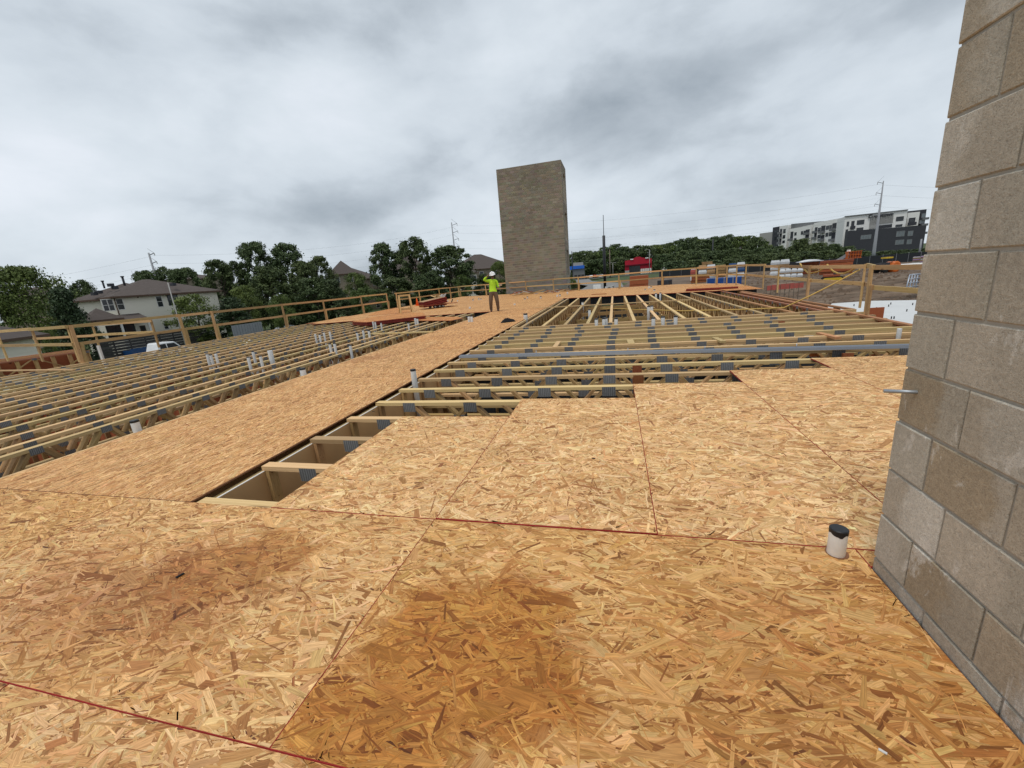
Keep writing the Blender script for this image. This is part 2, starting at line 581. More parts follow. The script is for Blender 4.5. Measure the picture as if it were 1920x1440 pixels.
MAT['concrete'] = plain('concrete_slab', (0.20, 0.195, 0.185), 0.9, var=0.2, scale=0.8)
MAT['slab'] = plain('white_slab', (0.56, 0.57, 0.57), 0.85, var=0.10, scale=0.6)
MAT['gyp_face'] = plain('drywall_paper', (0.56, 0.34, 0.155), 0.9, var=0.12, scale=3)
MAT['gyp_edge'] = plain('drywall_core', (0.80, 0.78, 0.74), 0.9, var=0.08, scale=30)
MAT['darkwall_and_shade'] = plain('dark_wrap_and_shade', (0.055, 0.06, 0.065), 0.8, var=0.2, scale=2)  # dark wall wrap, also colours the boards that imitate shade below the deck
MAT['red_osb'] = plain('red_sheathing', (0.36, 0.10, 0.04), 0.85, var=0.35, scale=14)
MAT['stack_red'] = plain('stacked_boards_edge', (0.21, 0.028, 0.022), 0.75, var=0.5, scale=9)


def leaf_mat(name, dark, light):
    t = NT(name)
    a = t.attr('Col')
    sp = t.n('ShaderNodeSeparateColor'); t.l(a, sp.inputs[0])
    c = t.mix(sp.outputs[0], dark, light)
    c = t.mix(1.0, c, t.ramp(t.rand(), [(0.0, (0.85, 0.9, 0.9)), (1.0, (1.15, 1.05, 0.95))]), 'MULTIPLY')
    t.col(c); t.rough(0.6)
    t.p.inputs['Specular IOR Level'].default_value = 0.25
    return t.mat


MAT['leaf'] = leaf_mat('leaves_dark', (0.026, 0.048, 0.018), (0.115, 0.155, 0.058))
MAT['leaf2'] = leaf_mat('leaves_mid', (0.034, 0.060, 0.014), (0.135, 0.185, 0.05))
MAT['leaf3'] = leaf_mat('leaves_evergreen', (0.017, 0.032, 0.014), (0.065, 0.098, 0.04))
MAT['bark'] = plain('bark', (0.085, 0.065, 0.05), 0.95, var=0.4, scale=12, bump=0.5)


def roof_mat():
    t = NT('asphalt_shingle')
    p = t.coord()
    n1 = t.noise(t.mapping(p, scale=(3, 3, 6)), 1.0, 5, 0.7)
    c = t.mix(n1, (0.052, 0.042, 0.038), (0.125, 0.102, 0.092))
    t.col(c); t.rough(0.95)
    return t.mat


MAT['roof'] = roof_mat()
MAT['cream'] = plain('cream_siding', (0.74, 0.70, 0.60), 0.75, var=0.05, scale=2)
MAT['tan'] = plain('tan_stucco', (0.24, 0.20, 0.15), 0.85, var=0.08, scale=2)
MAT['trim'] = plain('white_trim', (0.72, 0.70, 0.66), 0.6, var=0.04)
MAT['brown_trim'] = plain('brown_trim', (0.10, 0.06, 0.04), 0.6)
MAT['glass'] = plain('window_glass', (0.025, 0.03, 0.035), 0.12, var=0.2, scale=1, spec=0.6)
MAT['glass_pale'] = plain('window_glass_pale', (0.13, 0.155, 0.165), 0.1, var=0.25, scale=.6, spec=0.8)
MAT['white'] = plain('white_panel', (0.78, 0.77, 0.74), 0.7, var=0.05, scale=2)
MAT['charcoal'] = plain('charcoal_panel', (0.045, 0.047, 0.055), 0.75, var=0.12, scale=2)
MAT['grey'] = plain('grey_panel', (0.16, 0.165, 0.17), 0.8, var=0.1, scale=2)
MAT['lattice'] = plain('grey_screen', (0.34, 0.335, 0.32), 0.8, var=0.1, scale=2)
MAT['paint_white'] = plain('white_car_paint', (0.78, 0.79, 0.80), 0.25, var=0.03, spec=0.6)
MAT['paint_blue'] = plain('blue_car_paint', (0.015, 0.06, 0.17), 0.25, var=0.05, spec=0.6)
MAT['paint_grey'] = plain('grey_car_paint', (0.22, 0.23, 0.24), 0.3, var=0.05, spec=0.6)
MAT['tyre'] = plain('tyre_rubber', (0.018, 0.018, 0.018), 0.85)
MAT['rim'] = plain('wheel_rim', (0.35, 0.35, 0.36), 0.35, 0.7)
MAT['fence_dark'] = lumber('weathered_fence', (0.075, 0.07, 0.065), (0.045, 0.042, 0.04), knots=False)
MAT['fence_grey'] = plain('grey_metal_fence', (0.22, 0.235, 0.25), 0.55, var=0.1)
MAT['pole_grey'] = plain('grey_pole', (0.27, 0.28, 0.30), 0.6, var=0.1)
MAT['pole_wood'] = plain('pole_timber', (0.16, 0.13, 0.10), 0.9, var=0.2)
MAT['wire'] = plain('power_cable', (0.16, 0.165, 0.17), 0.7)
MAT['red_paint'] = plain('red_facade', (0.42, 0.010, 0.03), 0.6, var=0.08)
MAT['red_dark'] = plain('dark_red_band', (0.15, 0.006, 0.02), 0.6)
MAT['lime'] = plain('hi_vis_fabric', (0.50, 0.80, 0.04), 0.85, var=0.28, scale=7, bump=0.6)
MAT['trouser'] = plain('brown_canvas', (0.15, 0.095, 0.06), 0.9, var=0.25, scale=9)
MAT['boot'] = plain('brown_leather', (0.07, 0.035, 0.02), 0.6)
MAT['skin'] = plain('skin', (0.22, 0.12, 0.08), 0.55)
MAT['hat'] = plain('white_hard_hat', (0.82, 0.82, 0.81), 0.3, spec=0.5)
MAT['hair'] = plain('black_hair', (0.015, 0.012, 0.01), 0.7)
MAT['glove'] = plain('white_glove', (0.68, 0.68, 0.66), 0.8)
MAT['cone'] = plain('orange_plastic', (0.85, 0.13, 0.02), 0.45)
MAT['cloth_black'] = plain('black_fabric', (0.012, 0.012, 0.014), 0.95)
MAT['orange'] = plain('orange_machine_paint', (0.55, 0.13, 0.02), 0.4, var=0.15, scale=3)
MAT['yellow'] = plain('yellow_machine_paint', (0.60, 0.40, 0.03), 0.4, var=0.15, scale=3)
MAT['rope'] = plain('yellow_hose', (0.56, 0.36, 0.10), 0.6)
MAT['wrap'] = plain('white_plastic_wrap', (0.60, 0.62, 0.64), 0.3, var=0.22, scale=5, spec=0.5)
MAT['blue'] = plain('blue_tarp', (0.012, 0.06, 0.24), 0.5, var=0.15, scale=2)
MAT['purple'] = plain('purple_wrap', (0.20, 0.11, 0.22), 0.5, var=0.2, scale=3)
MAT['cardboard'] = plain('cardboard', (0.42, 0.27, 0.14), 0.9, var=0.2)
MAT['black_mesh'] = plain('black_silt_fabric', (0.022, 0.026, 0.030), 0.85)
MAT['sign_blue'] = plain('blue_sign', (0.02, 0.13, 0.55), 0.4)
MAT['net'] = plain('red_netting', (0.38, 0.09, 0.07), 0.8, var=0.3, scale=4)
MAT['asphalt'] = plain('asphalt', (0.06, 0.06, 0.062), 0.9, var=0.2, scale=1)


# ------------------------------------------------------------------ terrain
def hgt(x, y):
    """ground height: lower beside the building, a raised dirt yard beyond the white slab on the right"""
    d = hypot(x, y)
    a = degrees(atan2(x, y))
    k = min(1, max(0, (a + 12) / 14)); k = k * k * (3 - 2 * k)
    s = min(1, max(0, (d - 50) / 10)); s = s * s * (3 - 2 * s)
    right = -3.35 + 1.75 * s
    left = -3.6
    z = left + (right - left) * k
    if d > 400: z += (d - 400) * 0.002
    return z


def build_ground():
    b = MB()
    rs = [0, 6, 12, 18, 24, 30, 36, 42, 46, 50, 52, 54, 56, 58, 60, 66, 74, 84, 100, 130, 180, 250, 350, 500, 800, 1400, 2600]
    na = 120
    vs = [(0, 0, hgt(0, 0.1))]
    for r in rs[1:]:
        for j in range(na):
            q = 2 * pi * j / na
            x, y = r * sin(q), r * cos(q)
            z = hgt(x, y)
            if 44 < r < 90: z += (random.random() - .5) * 0.16
            vs.append((x, y, z))
    fs = [(0, 1 + (j + 1) % na, 1 + j) for j in range(na)]
    for i in range(len(rs) - 2):
        for j in range(na):
            a = 1 + i * na + j; c = 1 + i * na + (j + 1) % na
            fs.append((a, c, c + na, a + na))
    b.add(vs, fs, smooth=True)
    t = NT('site_ground')
    p = t.pos()
    sx = t.n('ShaderNodeSeparateXYZ'); t.l(p, sx.inputs[0])
    n1 = t.noise(p, 0.5, 8, 0.65); n2 = t.noise(p, 0.06, 5, 0.6)
    dirt = t.ramp(n1, [(0.3, (0.075, 0.05, 0.034)), (0.5, (0.15, 0.105, 0.072)), (0.72, (0.22, 0.17, 0.125))])
    trk = t.noise(t.mapping(p, rot=(0, 0, 0.5), scale=(0.12, 1.6, 1)), 1.0, 4, 0.6, 0.4)
    dirt = t.mix(1.0, dirt, t.ramp(trk, [(0.35, 0.62), (0.6, 1.1)]), 'MULTIPLY')
    n3 = t.noise(p, 1.4, 8, 0.7)
    grass = t.ramp(n3, [(0.3, (0.022, 0.036, 0.012)), (0.5, (0.05, 0.075, 0.022)), (0.62, (0.085, 0.10, 0.035)), (0.78, (0.15, 0.13, 0.075))])
    # earth works on the right of the building, grass elsewhere
    f = t.math('ADD', sx.outputs[0], t.math('MULTIPLY', n2, 14.0))
    m1 = t.math('MULTIPLY', t.math('GREATER_THAN', f, 8.0), t.math('LESS_THAN', t.math('ADD', sx.outputs[1], t.math('MULTIPLY', n2, 24)), 138.0))
    t.col(t.mix(m1, grass, dirt)); t.rough(0.95)
    t.bump(n1, 0.6, 0.15)
    o = b.build('ground', t.mat)
    tag(o, 'bare dirt and grass ground around the building site', kind='structure')


build_ground()

# ------------------------------------------------------------------ floor sheets
floor = bpy.data.objects.new('floor', None); link(floor)
tag(floor, 'floor of OSB sheets nailed over the trusses', kind='structure')

PAL = np.array([[0.85, 0.62, 0.345], [0.775, 0.53, 0.272], [0.70, 0.445, 0.208], [0.60, 0.352, 0.15], [0.475, 0.25, 0.098], [0.33, 0.158, 0.06], [0.19, 0.082, 0.045]])
PALW = np.array([0.165, 0.24, 0.255, 0.18, 0.115, 0.04, 0.005])


def sheet(x0, x1, y0, y1, along='x', tint=(1, 1, 1), dens=1.0, thick=0.018, size=1.0, spread=0.55, mats=None):
    """one OSB sheet: board with sealed red edges and, near the camera, its pressed strands as real flakes"""
    cx, cy = (x0 + x1) / 2, (y0 + y1) / 2
    w, h = x1 - x0, y1 - y0
    V = [(-w / 2, -h / 2, -thick), (w / 2, -h / 2, -thick), (w / 2, h / 2, -thick), (-w / 2, h / 2, -thick),
         (-w / 2, -h / 2, -0.0015), (w / 2, -h / 2, -0.0015), (w / 2, h / 2, -0.0015), (-w / 2, h / 2, -0.0015)]
    e = 0.0016
    V += [(-w / 2 + e, -h / 2 + e, -0.0015), (w / 2 - e, -h / 2 + e, -0.0015), (w / 2 - e, h / 2 - e, -0.0015), (-w / 2 + e, h / 2 - e, -0.0015)]
    Fc = [(0, 3, 2, 1), (8, 9, 10, 11), (0, 1, 5, 4), (1, 2, 6, 5), (2, 3, 7, 6), (3, 0, 4, 7),
          (4, 5, 9, 8), (5, 6, 10, 9), (6, 7, 11, 10), (7, 4, 8, 11)]
    mi = [2, 1, 2, 2, 2, 2, 2, 2, 2, 2]
    if dens <= 0:
        me = bpy.data.meshes.new('osb_sheet'); me.from_pydata(V, [], Fc)
        for m in (MAT['strand'], MAT['osb_x' if along == 'x' else 'osb_y'], MAT['edge' if along == 'x' else 'edge_dark']): me.materials.append(m)
        me.polygons.foreach_set('material_index', mi)
        me.update()
        o = bpy.data.objects.new('osb_sheet', me); o.location = (cx, cy, 0)
        return link(o, floor)
    n = int(w * h / 0.00105 * 5.6 * dens / size ** 1.3)
    L = np.clip(rng.lognormal(np.log(0.078), 0.48, n), 0.022, 0.20) * size
    W = np.clip(rng.lognormal(np.log(0.0098), 0.6, n), 0.0022, 0.042) * size
    sl = rng.random(n) < 0.45                       # fine slivers among the broad flakes
    W[sl] *= 0.42; L[sl] *= 0.85
    W = np.minimum(W, L * 0.45)
    a = rng.normal(0, spread, n) + (0 if along == 'x' else pi / 2)
    odd = rng.random(n) < 0.14
    a[odd] = rng.random(odd.sum()) * pi
    px = (rng.random(n) - .5) * w; py = (rng.random(n) - .5) * h
    # six-cornered flakes with slanted, broken ends
    k = rng.normal(0, 0.16, (n, 6))
    ux = np.array([-.5, 0.0, .5, .5, 0.0, -.5])[None, :] + k * np.array([.55, .5, .55, .55, .5, .55])
    vy = np.array([-.5, -.5, -.5, .5, .5, .5])[None, :] * (1 + rng.normal(0, 0.16, (n, 6)))
    taper = rng.normal(0, 0.25, (n, 1))
    vy = vy * (1 + taper * ux * 1.2)
    lx = ux * L[:, None]; ly = vy * W[:, None]
    ca, sa = np.cos(a)[:, None], np.sin(a)[:, None]
    X = np.clip(px[:, None] + lx * ca - ly * sa, -w / 2 + e, w / 2 - e)
    Y = np.clip(py[:, None] + lx * sa + ly * ca, -h / 2 + e, h / 2 - e)
    z0 = rng.random(n) * 0.0012 - 0.0011
    Z = z0[:, None] + lx * rng.normal(0, 0.003, (n, 1)) + ly * rng.normal(0, 0.006, (n, 1))
    Z = np.clip(Z, -0.00135, 0.0006)
    nv = len(V)
    allv = np.concatenate([np.array(V), np.stack([X, Y, Z], -1).reshape(-1, 3)])
    me = bpy.data.meshes.new('osb_sheet')
    nq = n * 2                                       # two quads per flake
    base = nv + np.arange(n)[:, None] * 6
    quads = np.concatenate([base + np.array([0, 1, 4, 5]), base + np.array([1, 2, 3, 4])], 1).reshape(-1, 4)
    loops = np.concatenate([np.array(Fc).ravel(), quads.ravel()]).astype(np.int32)
    npoly = len(Fc) + nq
    me.vertices.add(len(allv)); me.vertices.foreach_set('co', allv.astype(np.float32).ravel())
    me.loops.add(len(loops)); me.loops.foreach_set('vertex_index', loops)
    me.polygons.add(npoly)
    me.polygons.foreach_set('loop_start', np.arange(npoly, dtype=np.int32) * 4)
    me.polygons.foreach_set('loop_total', np.full(npoly, 4, np.int32))
    for m in (MAT['strand'], MAT['osb_x' if along == 'x' else 'osb_y'], MAT['edge' if along == 'x' else 'edge_dark']): me.materials.append(m)
    me.polygons.foreach_set('material_index', np.concatenate([np.array(mi), np.zeros(nq)]).astype(np.int32))
    ci = rng.choice(len(PAL), n, p=PALW)
    ci[sl & (rng.random(n) < 0.12)] = 5
    big_ = (ci == 6) & (W > 0.011); ci[big_] = 4
    c = PAL[ci] * (1 + rng.normal(0, 0.09, (n, 1))) * (1 + rng.normal(0, 0.03, (n, 3))) * np.array(tint)
    c = np.concatenate([np.clip(c, 0.01, 0.95), np.ones((n, 1))], 1)
    fc = np.ones((npoly, 4), np.float32); fc[:len(Fc), :3] = (0.5, 0.32, 0.15)
    fc[len(Fc):] = np.repeat(c, 2, 0)
    at_ = me.attributes.new('Col', 'FLOAT_COLOR', 'FACE'); at_.data.foreach_set('color', fc.ravel())
    uv = me.uv_layers.new(name='UVMap')
    ro = rng.random((n, 1)) * 50
    vu = np.stack([lx + ro, ly + ro * 1.7], -1).reshape(n, 6, 2)
    uq = vu[:, [0, 1, 4, 5, 1, 2, 3, 4], :].reshape(-1, 2)
    uvs = np.concatenate([np.zeros((len(Fc) * 4, 2)), uq]).astype(np.float32)
    uv.data.foreach_set('uv', uvs.ravel())
    me.update(calc_edges=True)
    me.validate()
    o = bpy.data.objects.new('osb_sheet', me); o.location = (cx, cy, 0)
    return link(o, floor)


FG = (0.93, 0.80, 0.62)
ST = (1.06, 0.985, 0.92)
# foreground rows, long side across the picture
for x0, x1 in ((-4.72, -2.282), (-2.278, 0.158), (0.162, 1.052)):
    sheet(x0, x1, -0.53, 0.6955, 'x', (0.94, 0.84, 0.76), 0.9, size=1.2)
sheet(-7.2, -3.502, 0.6985, 1.931, 'x', FG, 0.5, size=1.15)
sheet(-3.498, -1.0614, 0.6985, 1.931, 'x', (0.96, 0.85, 0.73), 1.1, size=1.25)
sheet(-1.0602, 1.058, 0.6985, 1.931, 'x', FG, 1.15, size=1.3)
sheet(1.0605, 1.46, 1.816, 1.931, 'x', FG, 1.0)
sheet(1.463, 4.9, -0.53, 1.931, 'x', FG, 0)
# stepped sheets on the right
sheet(-2.255, -1.058, 1.936, 3.742, 'x', ST, 1.0, spread=0.85, size=1.36)
sheet(-1.0565, 0.192, 1.945, 4.345, 'x', ST, 1.0, spread=0.95, size=1.36)
sheet(0.194, 1.386, 1.936, 4.91, 'x', ST, 1.0, spread=0.85, size=1.36)
sheet(1.389, 2.50, 1.936, 3.045, 'x', ST, 0.9, spread=0.75, size=1.2)
sheet(1.389, 2.50, 3.049, 5.485, 'x', ST, 0.9, spread=0.6, size=1.2)
sheet(2.504, 3.66, 1.936, 3.62, 'x', ST, 0)
sheet(2.504, 3.66, 3.624, 6.06, 'x', ST, 0.7, spread=0.6)
sheet(3.664, 4.88, 1.936, 4.2, 'x', ST, 0)
sheet(3.664, 4.88, 4.204, 6.06, 'x', ST, 0.5, spread=0.6)
# walkway, long side along the walkway
WT = (1.0, 0.86, 0.74)
ys = [1.936]
while ys[-1] < 17.5: ys.append(ys[-1] + 2.44)
for col, (x0, x1, off) in enumerate(((-5.33, -4.142, 0.0), (-4.1405, -2.955, -1.22))):
    yy = [1.936] + [y + off for y in ys[1:]] + ([ys[-1]] if off else [])
    yy = [y for y in yy if y <= 17.8] + [17.8]
    for a_, b_ in zip(yy[:-1], yy[1:]):
        if b_ - a_ < 0.05: continue
        d = 1.0 if a_ < 4.5 else (0.6 if a_ < 7.5 else 0)
        sheet(x0, x1, a_, b_ - 0.0015, 'y', WT, d, spread=0.32)

# deck beyond the open truss bays
far_poly = [(-15.4, 17.8), (-2.93, 17.8), (-2.93, 24.2), (2.5, 22.2), (6.4, 20.8), (7.0, 27.0), (5.6, 30.0), (4.35, 31.8), (-4.1, 35.6), (-10.1, 37.8), (-15.4, 40.6)]
b = MB(); b.prism(far_poly, -0.018, 0.0)
b.m = [0 if i == 1 else 1 for i in range(len(b.f))]
o = b.build('osb_deck', [MAT['osb_x'], MAT['edge']], floor)
tag(o, 'wide deck of OSB beyond the open trusses')


# ------------------------------------------------------------------ floor trusses
def truss(p0, p1, label, group, depth=0.46, pitch=0.62, detail=True, double=False, joint0=0.0, ztop=-0.018, plates=True, red=False, plate=(0.115, 0.075)):
    p0 = Vector((*p0, 0)); p1 = Vector((*p1, 0))
    d = (p1 - p0); ln = d.length; d.normalize()
    s = Vector((-d.y, d.x, 0))
    t = thing('floor_truss', label, 'truss', p0, group)
    ch = 0.04
    Z = Vector((0, 0, 1))
    cm = MAT['peach'] if red else MAT['timber']
    bar('top_chord', p0 + Z * (ztop - ch / 2), p1 + Z * (ztop - ch / 2), 0.089, ch, cm, t)
    if double:
        bar('top_chord', p0 + Z * (ztop - ch * 1.5 - .001), p1 + Z * (ztop - ch * 1.5 - .001), 0.085, ch, cm, t)
    zb = ztop - depth
    bar('bottom_chord', p0 + Z * (zb + ch / 2), p1 + Z * (zb + ch / 2), 0.089, ch, cm, t)
    zt = ztop - ch * (2 if double else 1)
    n = max(2, round(ln / pitch)); st = ln / n
    webs, pls = [], []
    for i in range(n):
        a = i * st + joint0; c = a + st / 2; e = a + st
        if e > ln - 0.03: e = ln - 0.05
        if c > ln - .05: break
        webs.append((p0 + d * (a + .05) + Z * zt, p0 + d * c + Z * (zb + ch)))
        webs.append((p0 + d * c + Z * (zb + ch), p0 + d * (e - .05) + Z * zt))
        pls.append((a, ztop - plate[1] / 2 - .004, 0)); pls.append((c, zb + ch, 0))
    webs.append((p0 + d * 0.045 + Z * zt, p0 + d * 0.045 + Z * (zb + ch)))
    webs.append((p1 - d * 0.045 + Z * zt, p1 - d * 0.045 + Z * (zb + ch)))
    wm = MAT['web']
    if detail:
        for a, c in webs:
            bar('web', a, c, 0.085, 0.036, wm, t, up=d)
    else:
        mb = MB()
        for a, c in webs: mb.beam(a - p0, c - p0, 0.085, 0.036, up=d)
        tag(mb.build('webs', MAT['web'], t), kind='stuff')
    if plates:
        mb = MB()
        for k, (u, zc, hh) in enumerate(pls):
            u = min(max(u, 0.09), ln - 0.09)
            for sd in (-1, 1):
                c = p0 + d * u + s * (sd * 0.0455) + Z * zc
                if detail and sd == (-1 if abs(d.x) > .5 else (1 if p0.x > -4 else -1)):
                    # the plate on the side towards the camera
                    bar('nail_plate', c - d * plate[0] / 2, c + d * plate[0] / 2, 0.003, plate[1], MAT['plate'], t)
                else:
                    mb.beam(c - d * plate[0] / 2 - p0, c + d * plate[0] / 2 - p0, 0.003, plate[1])
        tag(mb.build('nail_plates', MAT['plate'], t), kind='stuff')
    return t


# right front bay, trusses running across
GR1 = 'floor trusses across the right bay'
for k in range(17):
    y = 1.985 + 0.585 * k
    if k == 0: lab = 'first floor truss of the right bay, under the seam of the foreground sheets'
    elif k == 16: lab = 'last crosswise floor truss, on which the lengthwise trusses of the far bay end'
    elif k == 8: lab = 'floor truss of the right bay directly below the long grey steel channel'
    elif k == 1: lab = 'floor truss crossing the narrow gap in front of the first stepped sheet'
    elif k == 2: lab = 'floor truss crossing the narrow gap beside the middle of the first stepped sheet'
    elif k == 3: lab = 'floor truss carrying the far edge of the leftmost, shortest stepped sheet'
    elif k == 4: lab = 'floor truss carrying the far edge of the second stepped sheet from the left'
    elif k == 5: lab = 'floor truss carrying the far edge of the third stepped sheet from the left'
    elif k == 6: lab = 'floor truss carrying the far edge of the fourth stepped sheet from the left'
    elif k == 7: lab = 'floor truss carrying the far edge of the fifth stepped sheet, near the block wall'
    elif k == 9: lab = 'floor truss just behind the long grey steel channel'
    else: lab = 'pine floor truss spanning across the open right bay with grey nail plates'
    joint_fix = 0
    xr = 5.0 if y < 8.5 else 5.0 + (y - 8.5) * 0.18
    truss((-2.93, y), (xr, y), lab, GR1, detail=True, double=(k >= 9), joint0=0.46, pitch=0.786, plate=(0.16, 0.115))
# left bay, trusses running away from the camera
GR2 = 'floor trusses along the left bay'
LX = [-5.385, -6.27, -6.63, -7.22, -7.86, -8.48, -9.12, -9.74, -10.34, -10.95, -11.58, -12.2, -12.82, -13.45, -14.08, -14.72, -15.36]
for k, x in enumerate(LX):
    if k == 0: lab = 'floor truss whose top edge borders the left side of the walkway'
    elif k == 1: lab = 'first truss of the left bay past the wide gap beside the walkway'
    elif k == 2: lab = 'left bay truss set close beside its neighbour, second past the wide gap'
    elif k == 15: lab = 'left bay truss just inside the outermost one by the guardrail'
    elif k == 16: lab = 'outermost floor truss of the left bay, under the guardrail posts'
    else: lab = 'pine floor truss running lengthwise through the open left bay'
    y0 = 1.2 if k < 3 else (2.0 if k < 8 else 3.2)
    truss((x, y0), (x, 17.75), lab, GR2, detail=(k < 6), joint0=0.1 + 0.13 * (k % 4), pitch=0.66)
# far right bay
GR3 = 'floor trusses along the far right bay'
for k in range(14):
    x = -2.62 + 0.625 * k
    ye = 24.1 + (x + 2.5) * (-0.38)
    if k == 0: lab = 'floor truss of the far bay closest to the walkway'
    elif k == 13: lab = 'floor truss of the far bay nearest the right guardrail'
    else: lab = 'pine floor truss running lengthwise through the far right bay'
    truss((x, 11.45), (x, ye), lab, GR3, detail=(2 < k < 9), joint0=0.1, pitch=0.62, plates=(k % 2 == 0), red=(k > 10))


def lumber_piece(name, label, cat, p0, p1, w, h, mat, group=None, up=(0, 0, 1)):
    o = bar(name, p0, p1, w, h, mat, None, up)
    return tag(o, label, cat, group)


# steel channel lying on the trusses
pL, pR = at(862, 668, 0.03), at(1712, 648, 0.03)
ch = thing('steel_channel', 'long grey steel channel lying across the right bay on the trusses', 'steel channel', pL)
bar('web_plate', pL + Vector((0, 0, -.02)), pR + Vector((0, 0, -.02)), 0.085, 0.012, MAT['steel'], ch)
for sgn in (-1, 1):
    q = Vector((0, sgn * 0.0395, 0.0))
    bar('flange', pL + q, pR + q, 0.006, 0.038, MAT['steel'], ch)
for f in (0.22, 0.45, 0.62, 0.8):
    c = pL.lerp(pR, f)
    mb = MB(); mb.tube([c + Vector((0, 0, -.01)), c + Vector((0, 0, 0.07))], 0.006, 6)
    place(mb.build('stud_pin', MAT['steel']), ch)

# braces and blocking lying on the far bay
a, c_ = at(1000, 578, 0.0), at(1295, 562, 0.0)
lumber_piece('brace_board', 'long flat brace board nailed across the far bay trusses', 'board', a + Vector((0, 0, .002)), c_ + Vector((0, 0, .002)), 0.09, 0.036, MAT['timber'])
lumber_piece('brace_board', 'loose pine board lying askew across the left bay trusses', 'board', at(700, 626, .02), at(812, 622, .02), 0.09, 0.036, MAT['timber'])
lumber_piece('brace_board', 'thin pine lath slanting over the outer left trusses', 'board', at(0, 695, .02), at(140, 693, .02), 0.06, 0.03, MAT['timber'])
lumber_piece('brace_board', 'short pine block bridging two trusses near the middle of the right bay', 'board', at(1040, 652, -.03), at(1048, 641, -.03), 0.09, 0.036, MAT['timber'])
lumber_piece('brace_board', 'pale pine block bridging trusses right of the middle of the right bay', 'board', at(1184, 646, -.03), at(1181, 638, -.03), 0.12, 0.036, MAT['timber'])
lumber_piece('brace_board', 'short pine board slanting between trusses at the right of the channel', 'board', at(1340, 634, -.02), at(1356, 641, -.02), 0.09, 0.036, MAT['timber'])
lumber_piece('brace_board', 'reddish board slanting between the right bay trusses', 'board', at(1535, 625, -.02), at(1572, 634, -.02), 0.09, 0.036, MAT['peach'])
for k, yy in enumerate((12.6, 14.4, 16.8, 19.2)):
    for xa, xb, nm in ((-2.5, 2.3, 'left'), (2.4, 5.4, 'right')):
        lumber_piece('strongback', 'pine strongback plank running crosswise through the far bay webs', 'plank', (xa, yy, -0.30), (xb, yy + .03 * k, -0.30), 0.038, 0.14, MAT['web'], 'strongbacks in the far bay')
# red uprights in the right bay
for k in range(5):
    y = 4.2 + 0.585 * (k - 1) + 0.13
    xx = 0.05 + 0.34 * 0 + 0.02 * k if k < 6 else 3.0
    lumber_piece('red_block', 'short red stained timber block between two right bay trusses', 'block', (0.25 + 0.012 * k, y - 0.03, -0.03), (0.25 + 0.012 * k, y - 0.03, -0.40), 0.13, 0.04, MAT['redwood'], 'red blocks in the right bay', up=(0, 1, 0))
for k, (px_, py_) in enumerate(((1465, 602), (1480, 616), (1500, 622), (1530, 632), (1590, 662))):
    q = at(px_, py_, -0.05)
    lumber_piece('red_block', 'red stained timber block between the outer right bay trusses', 'block', q, q + Vector((0, 0, -.34)), 0.13, 0.04, MAT['redwood'], 'red blocks at the right edge', up=(0, 1, 0))

# rim beams
q = [at(1712, 609), at(1576, 582), at(1389, 547)]
rb = thing('rim_beam', 'reddish rim beam along the right edge of the deck', 'beam', q[0])
for a, c_ in zip(q[:-1], q[1:]):
    bar('rim_cap', a + Vector((0, 0, -.02)), c_ + Vector((0, 0, -.02)), 0.10, 0.04, MAT['peach'], rb)
    bar('rim_board', a + Vector((0.02, 0, -.27)), c_ + Vector((0.02, 0, -.27)), 0.03, 0.45, MAT['red_osb'], rb)
bar('rim_board', (5.1, 1.9, -.25), (5.1, 8.7, -.25), 0.04, 0.46, MAT['red_osb'], rb)
bar('rim_cap', (5.06, 1.9, -.04), (5.06, 8.6, -.04), 0.10, 0.04, MAT['peach'], rb)
# board end sticking out right of the post
a, c_ = at(1622, 590, -0.15), at(1656, 588, -0.15)
lumber_piece('rim_board', 'short red board end sticking out beside the right guardrail post', 'board', a, c_, 0.04, 0.30, MAT['red_osb'])

tag(bar('rim_board', (-2.9, 24.5, -.27), (6.3, 21.1, -.27), 0.04, 0.50, MAT['darkwall_and_shade']), 'added dark board imitating the shade under the deck edge at the back of the far bay', 'board')  # dark board set back to stand for the shaded space below the deck
tag(bar('rim_board', (-15.3, 18.1, -.27), (-5.3, 18.1, -.27), 0.04, 0.50, MAT['darkwall_and_shade']), 'added dark board imitating the shade under the deck edge at the end of the left bay', 'board')  # shade under the deck edge, put in as a dark board
# wing at the far left
a, c_ = at(168, 657, 0.0), at(-60, 688, 0.0)
wd = (c_ - a).normalized(); wn = Vector((-wd.y, wd.x, 0))
if wn.y < 0: wn = -wn
truss((a.x, a.y), (c_.x, c_.y), 'reddish truss with slanted webs closing the far left wing', 'trusses of the left wing', red=True, pitch=1.25, depth=0.55, ztop=0.0)
wb = a + wn * 0.35; wc = c_ + wn * 0.35
tag(bar('sheathing_board', wb + Vector((0, 0, -.32)), wc + Vector((0, 0, -.32)), 0.03, 0.52, MAT['redwood']), 'red sheathing board behind the truss of the far left wing', 'board')
for k in range(7):
    q_ = a.lerp(c_, .04 + k * .15) + wn * .12
    lumber_piece('wing_post', 'short pine upright in front of the red sheathing of the far left wing', 'post', q_ + Vector((0, 0, -.04)), q_ + Vector((0, 0, -.52)), .24, .09, MAT['web'], 'uprights of the left wing', up=wd)
for k in range(1, 5):
    truss(((a + wn * (.6 * k + .1)).x, (a + wn * (.6 * k + .1)).y), ((c_ + wn * (.6 * k + .1)).x, (c_ + wn * (.6 * k + .1)).y), 'floor truss of the far left wing behind the red sheathing', 'trusses of the left wing', detail=False, plates=False, red=True)

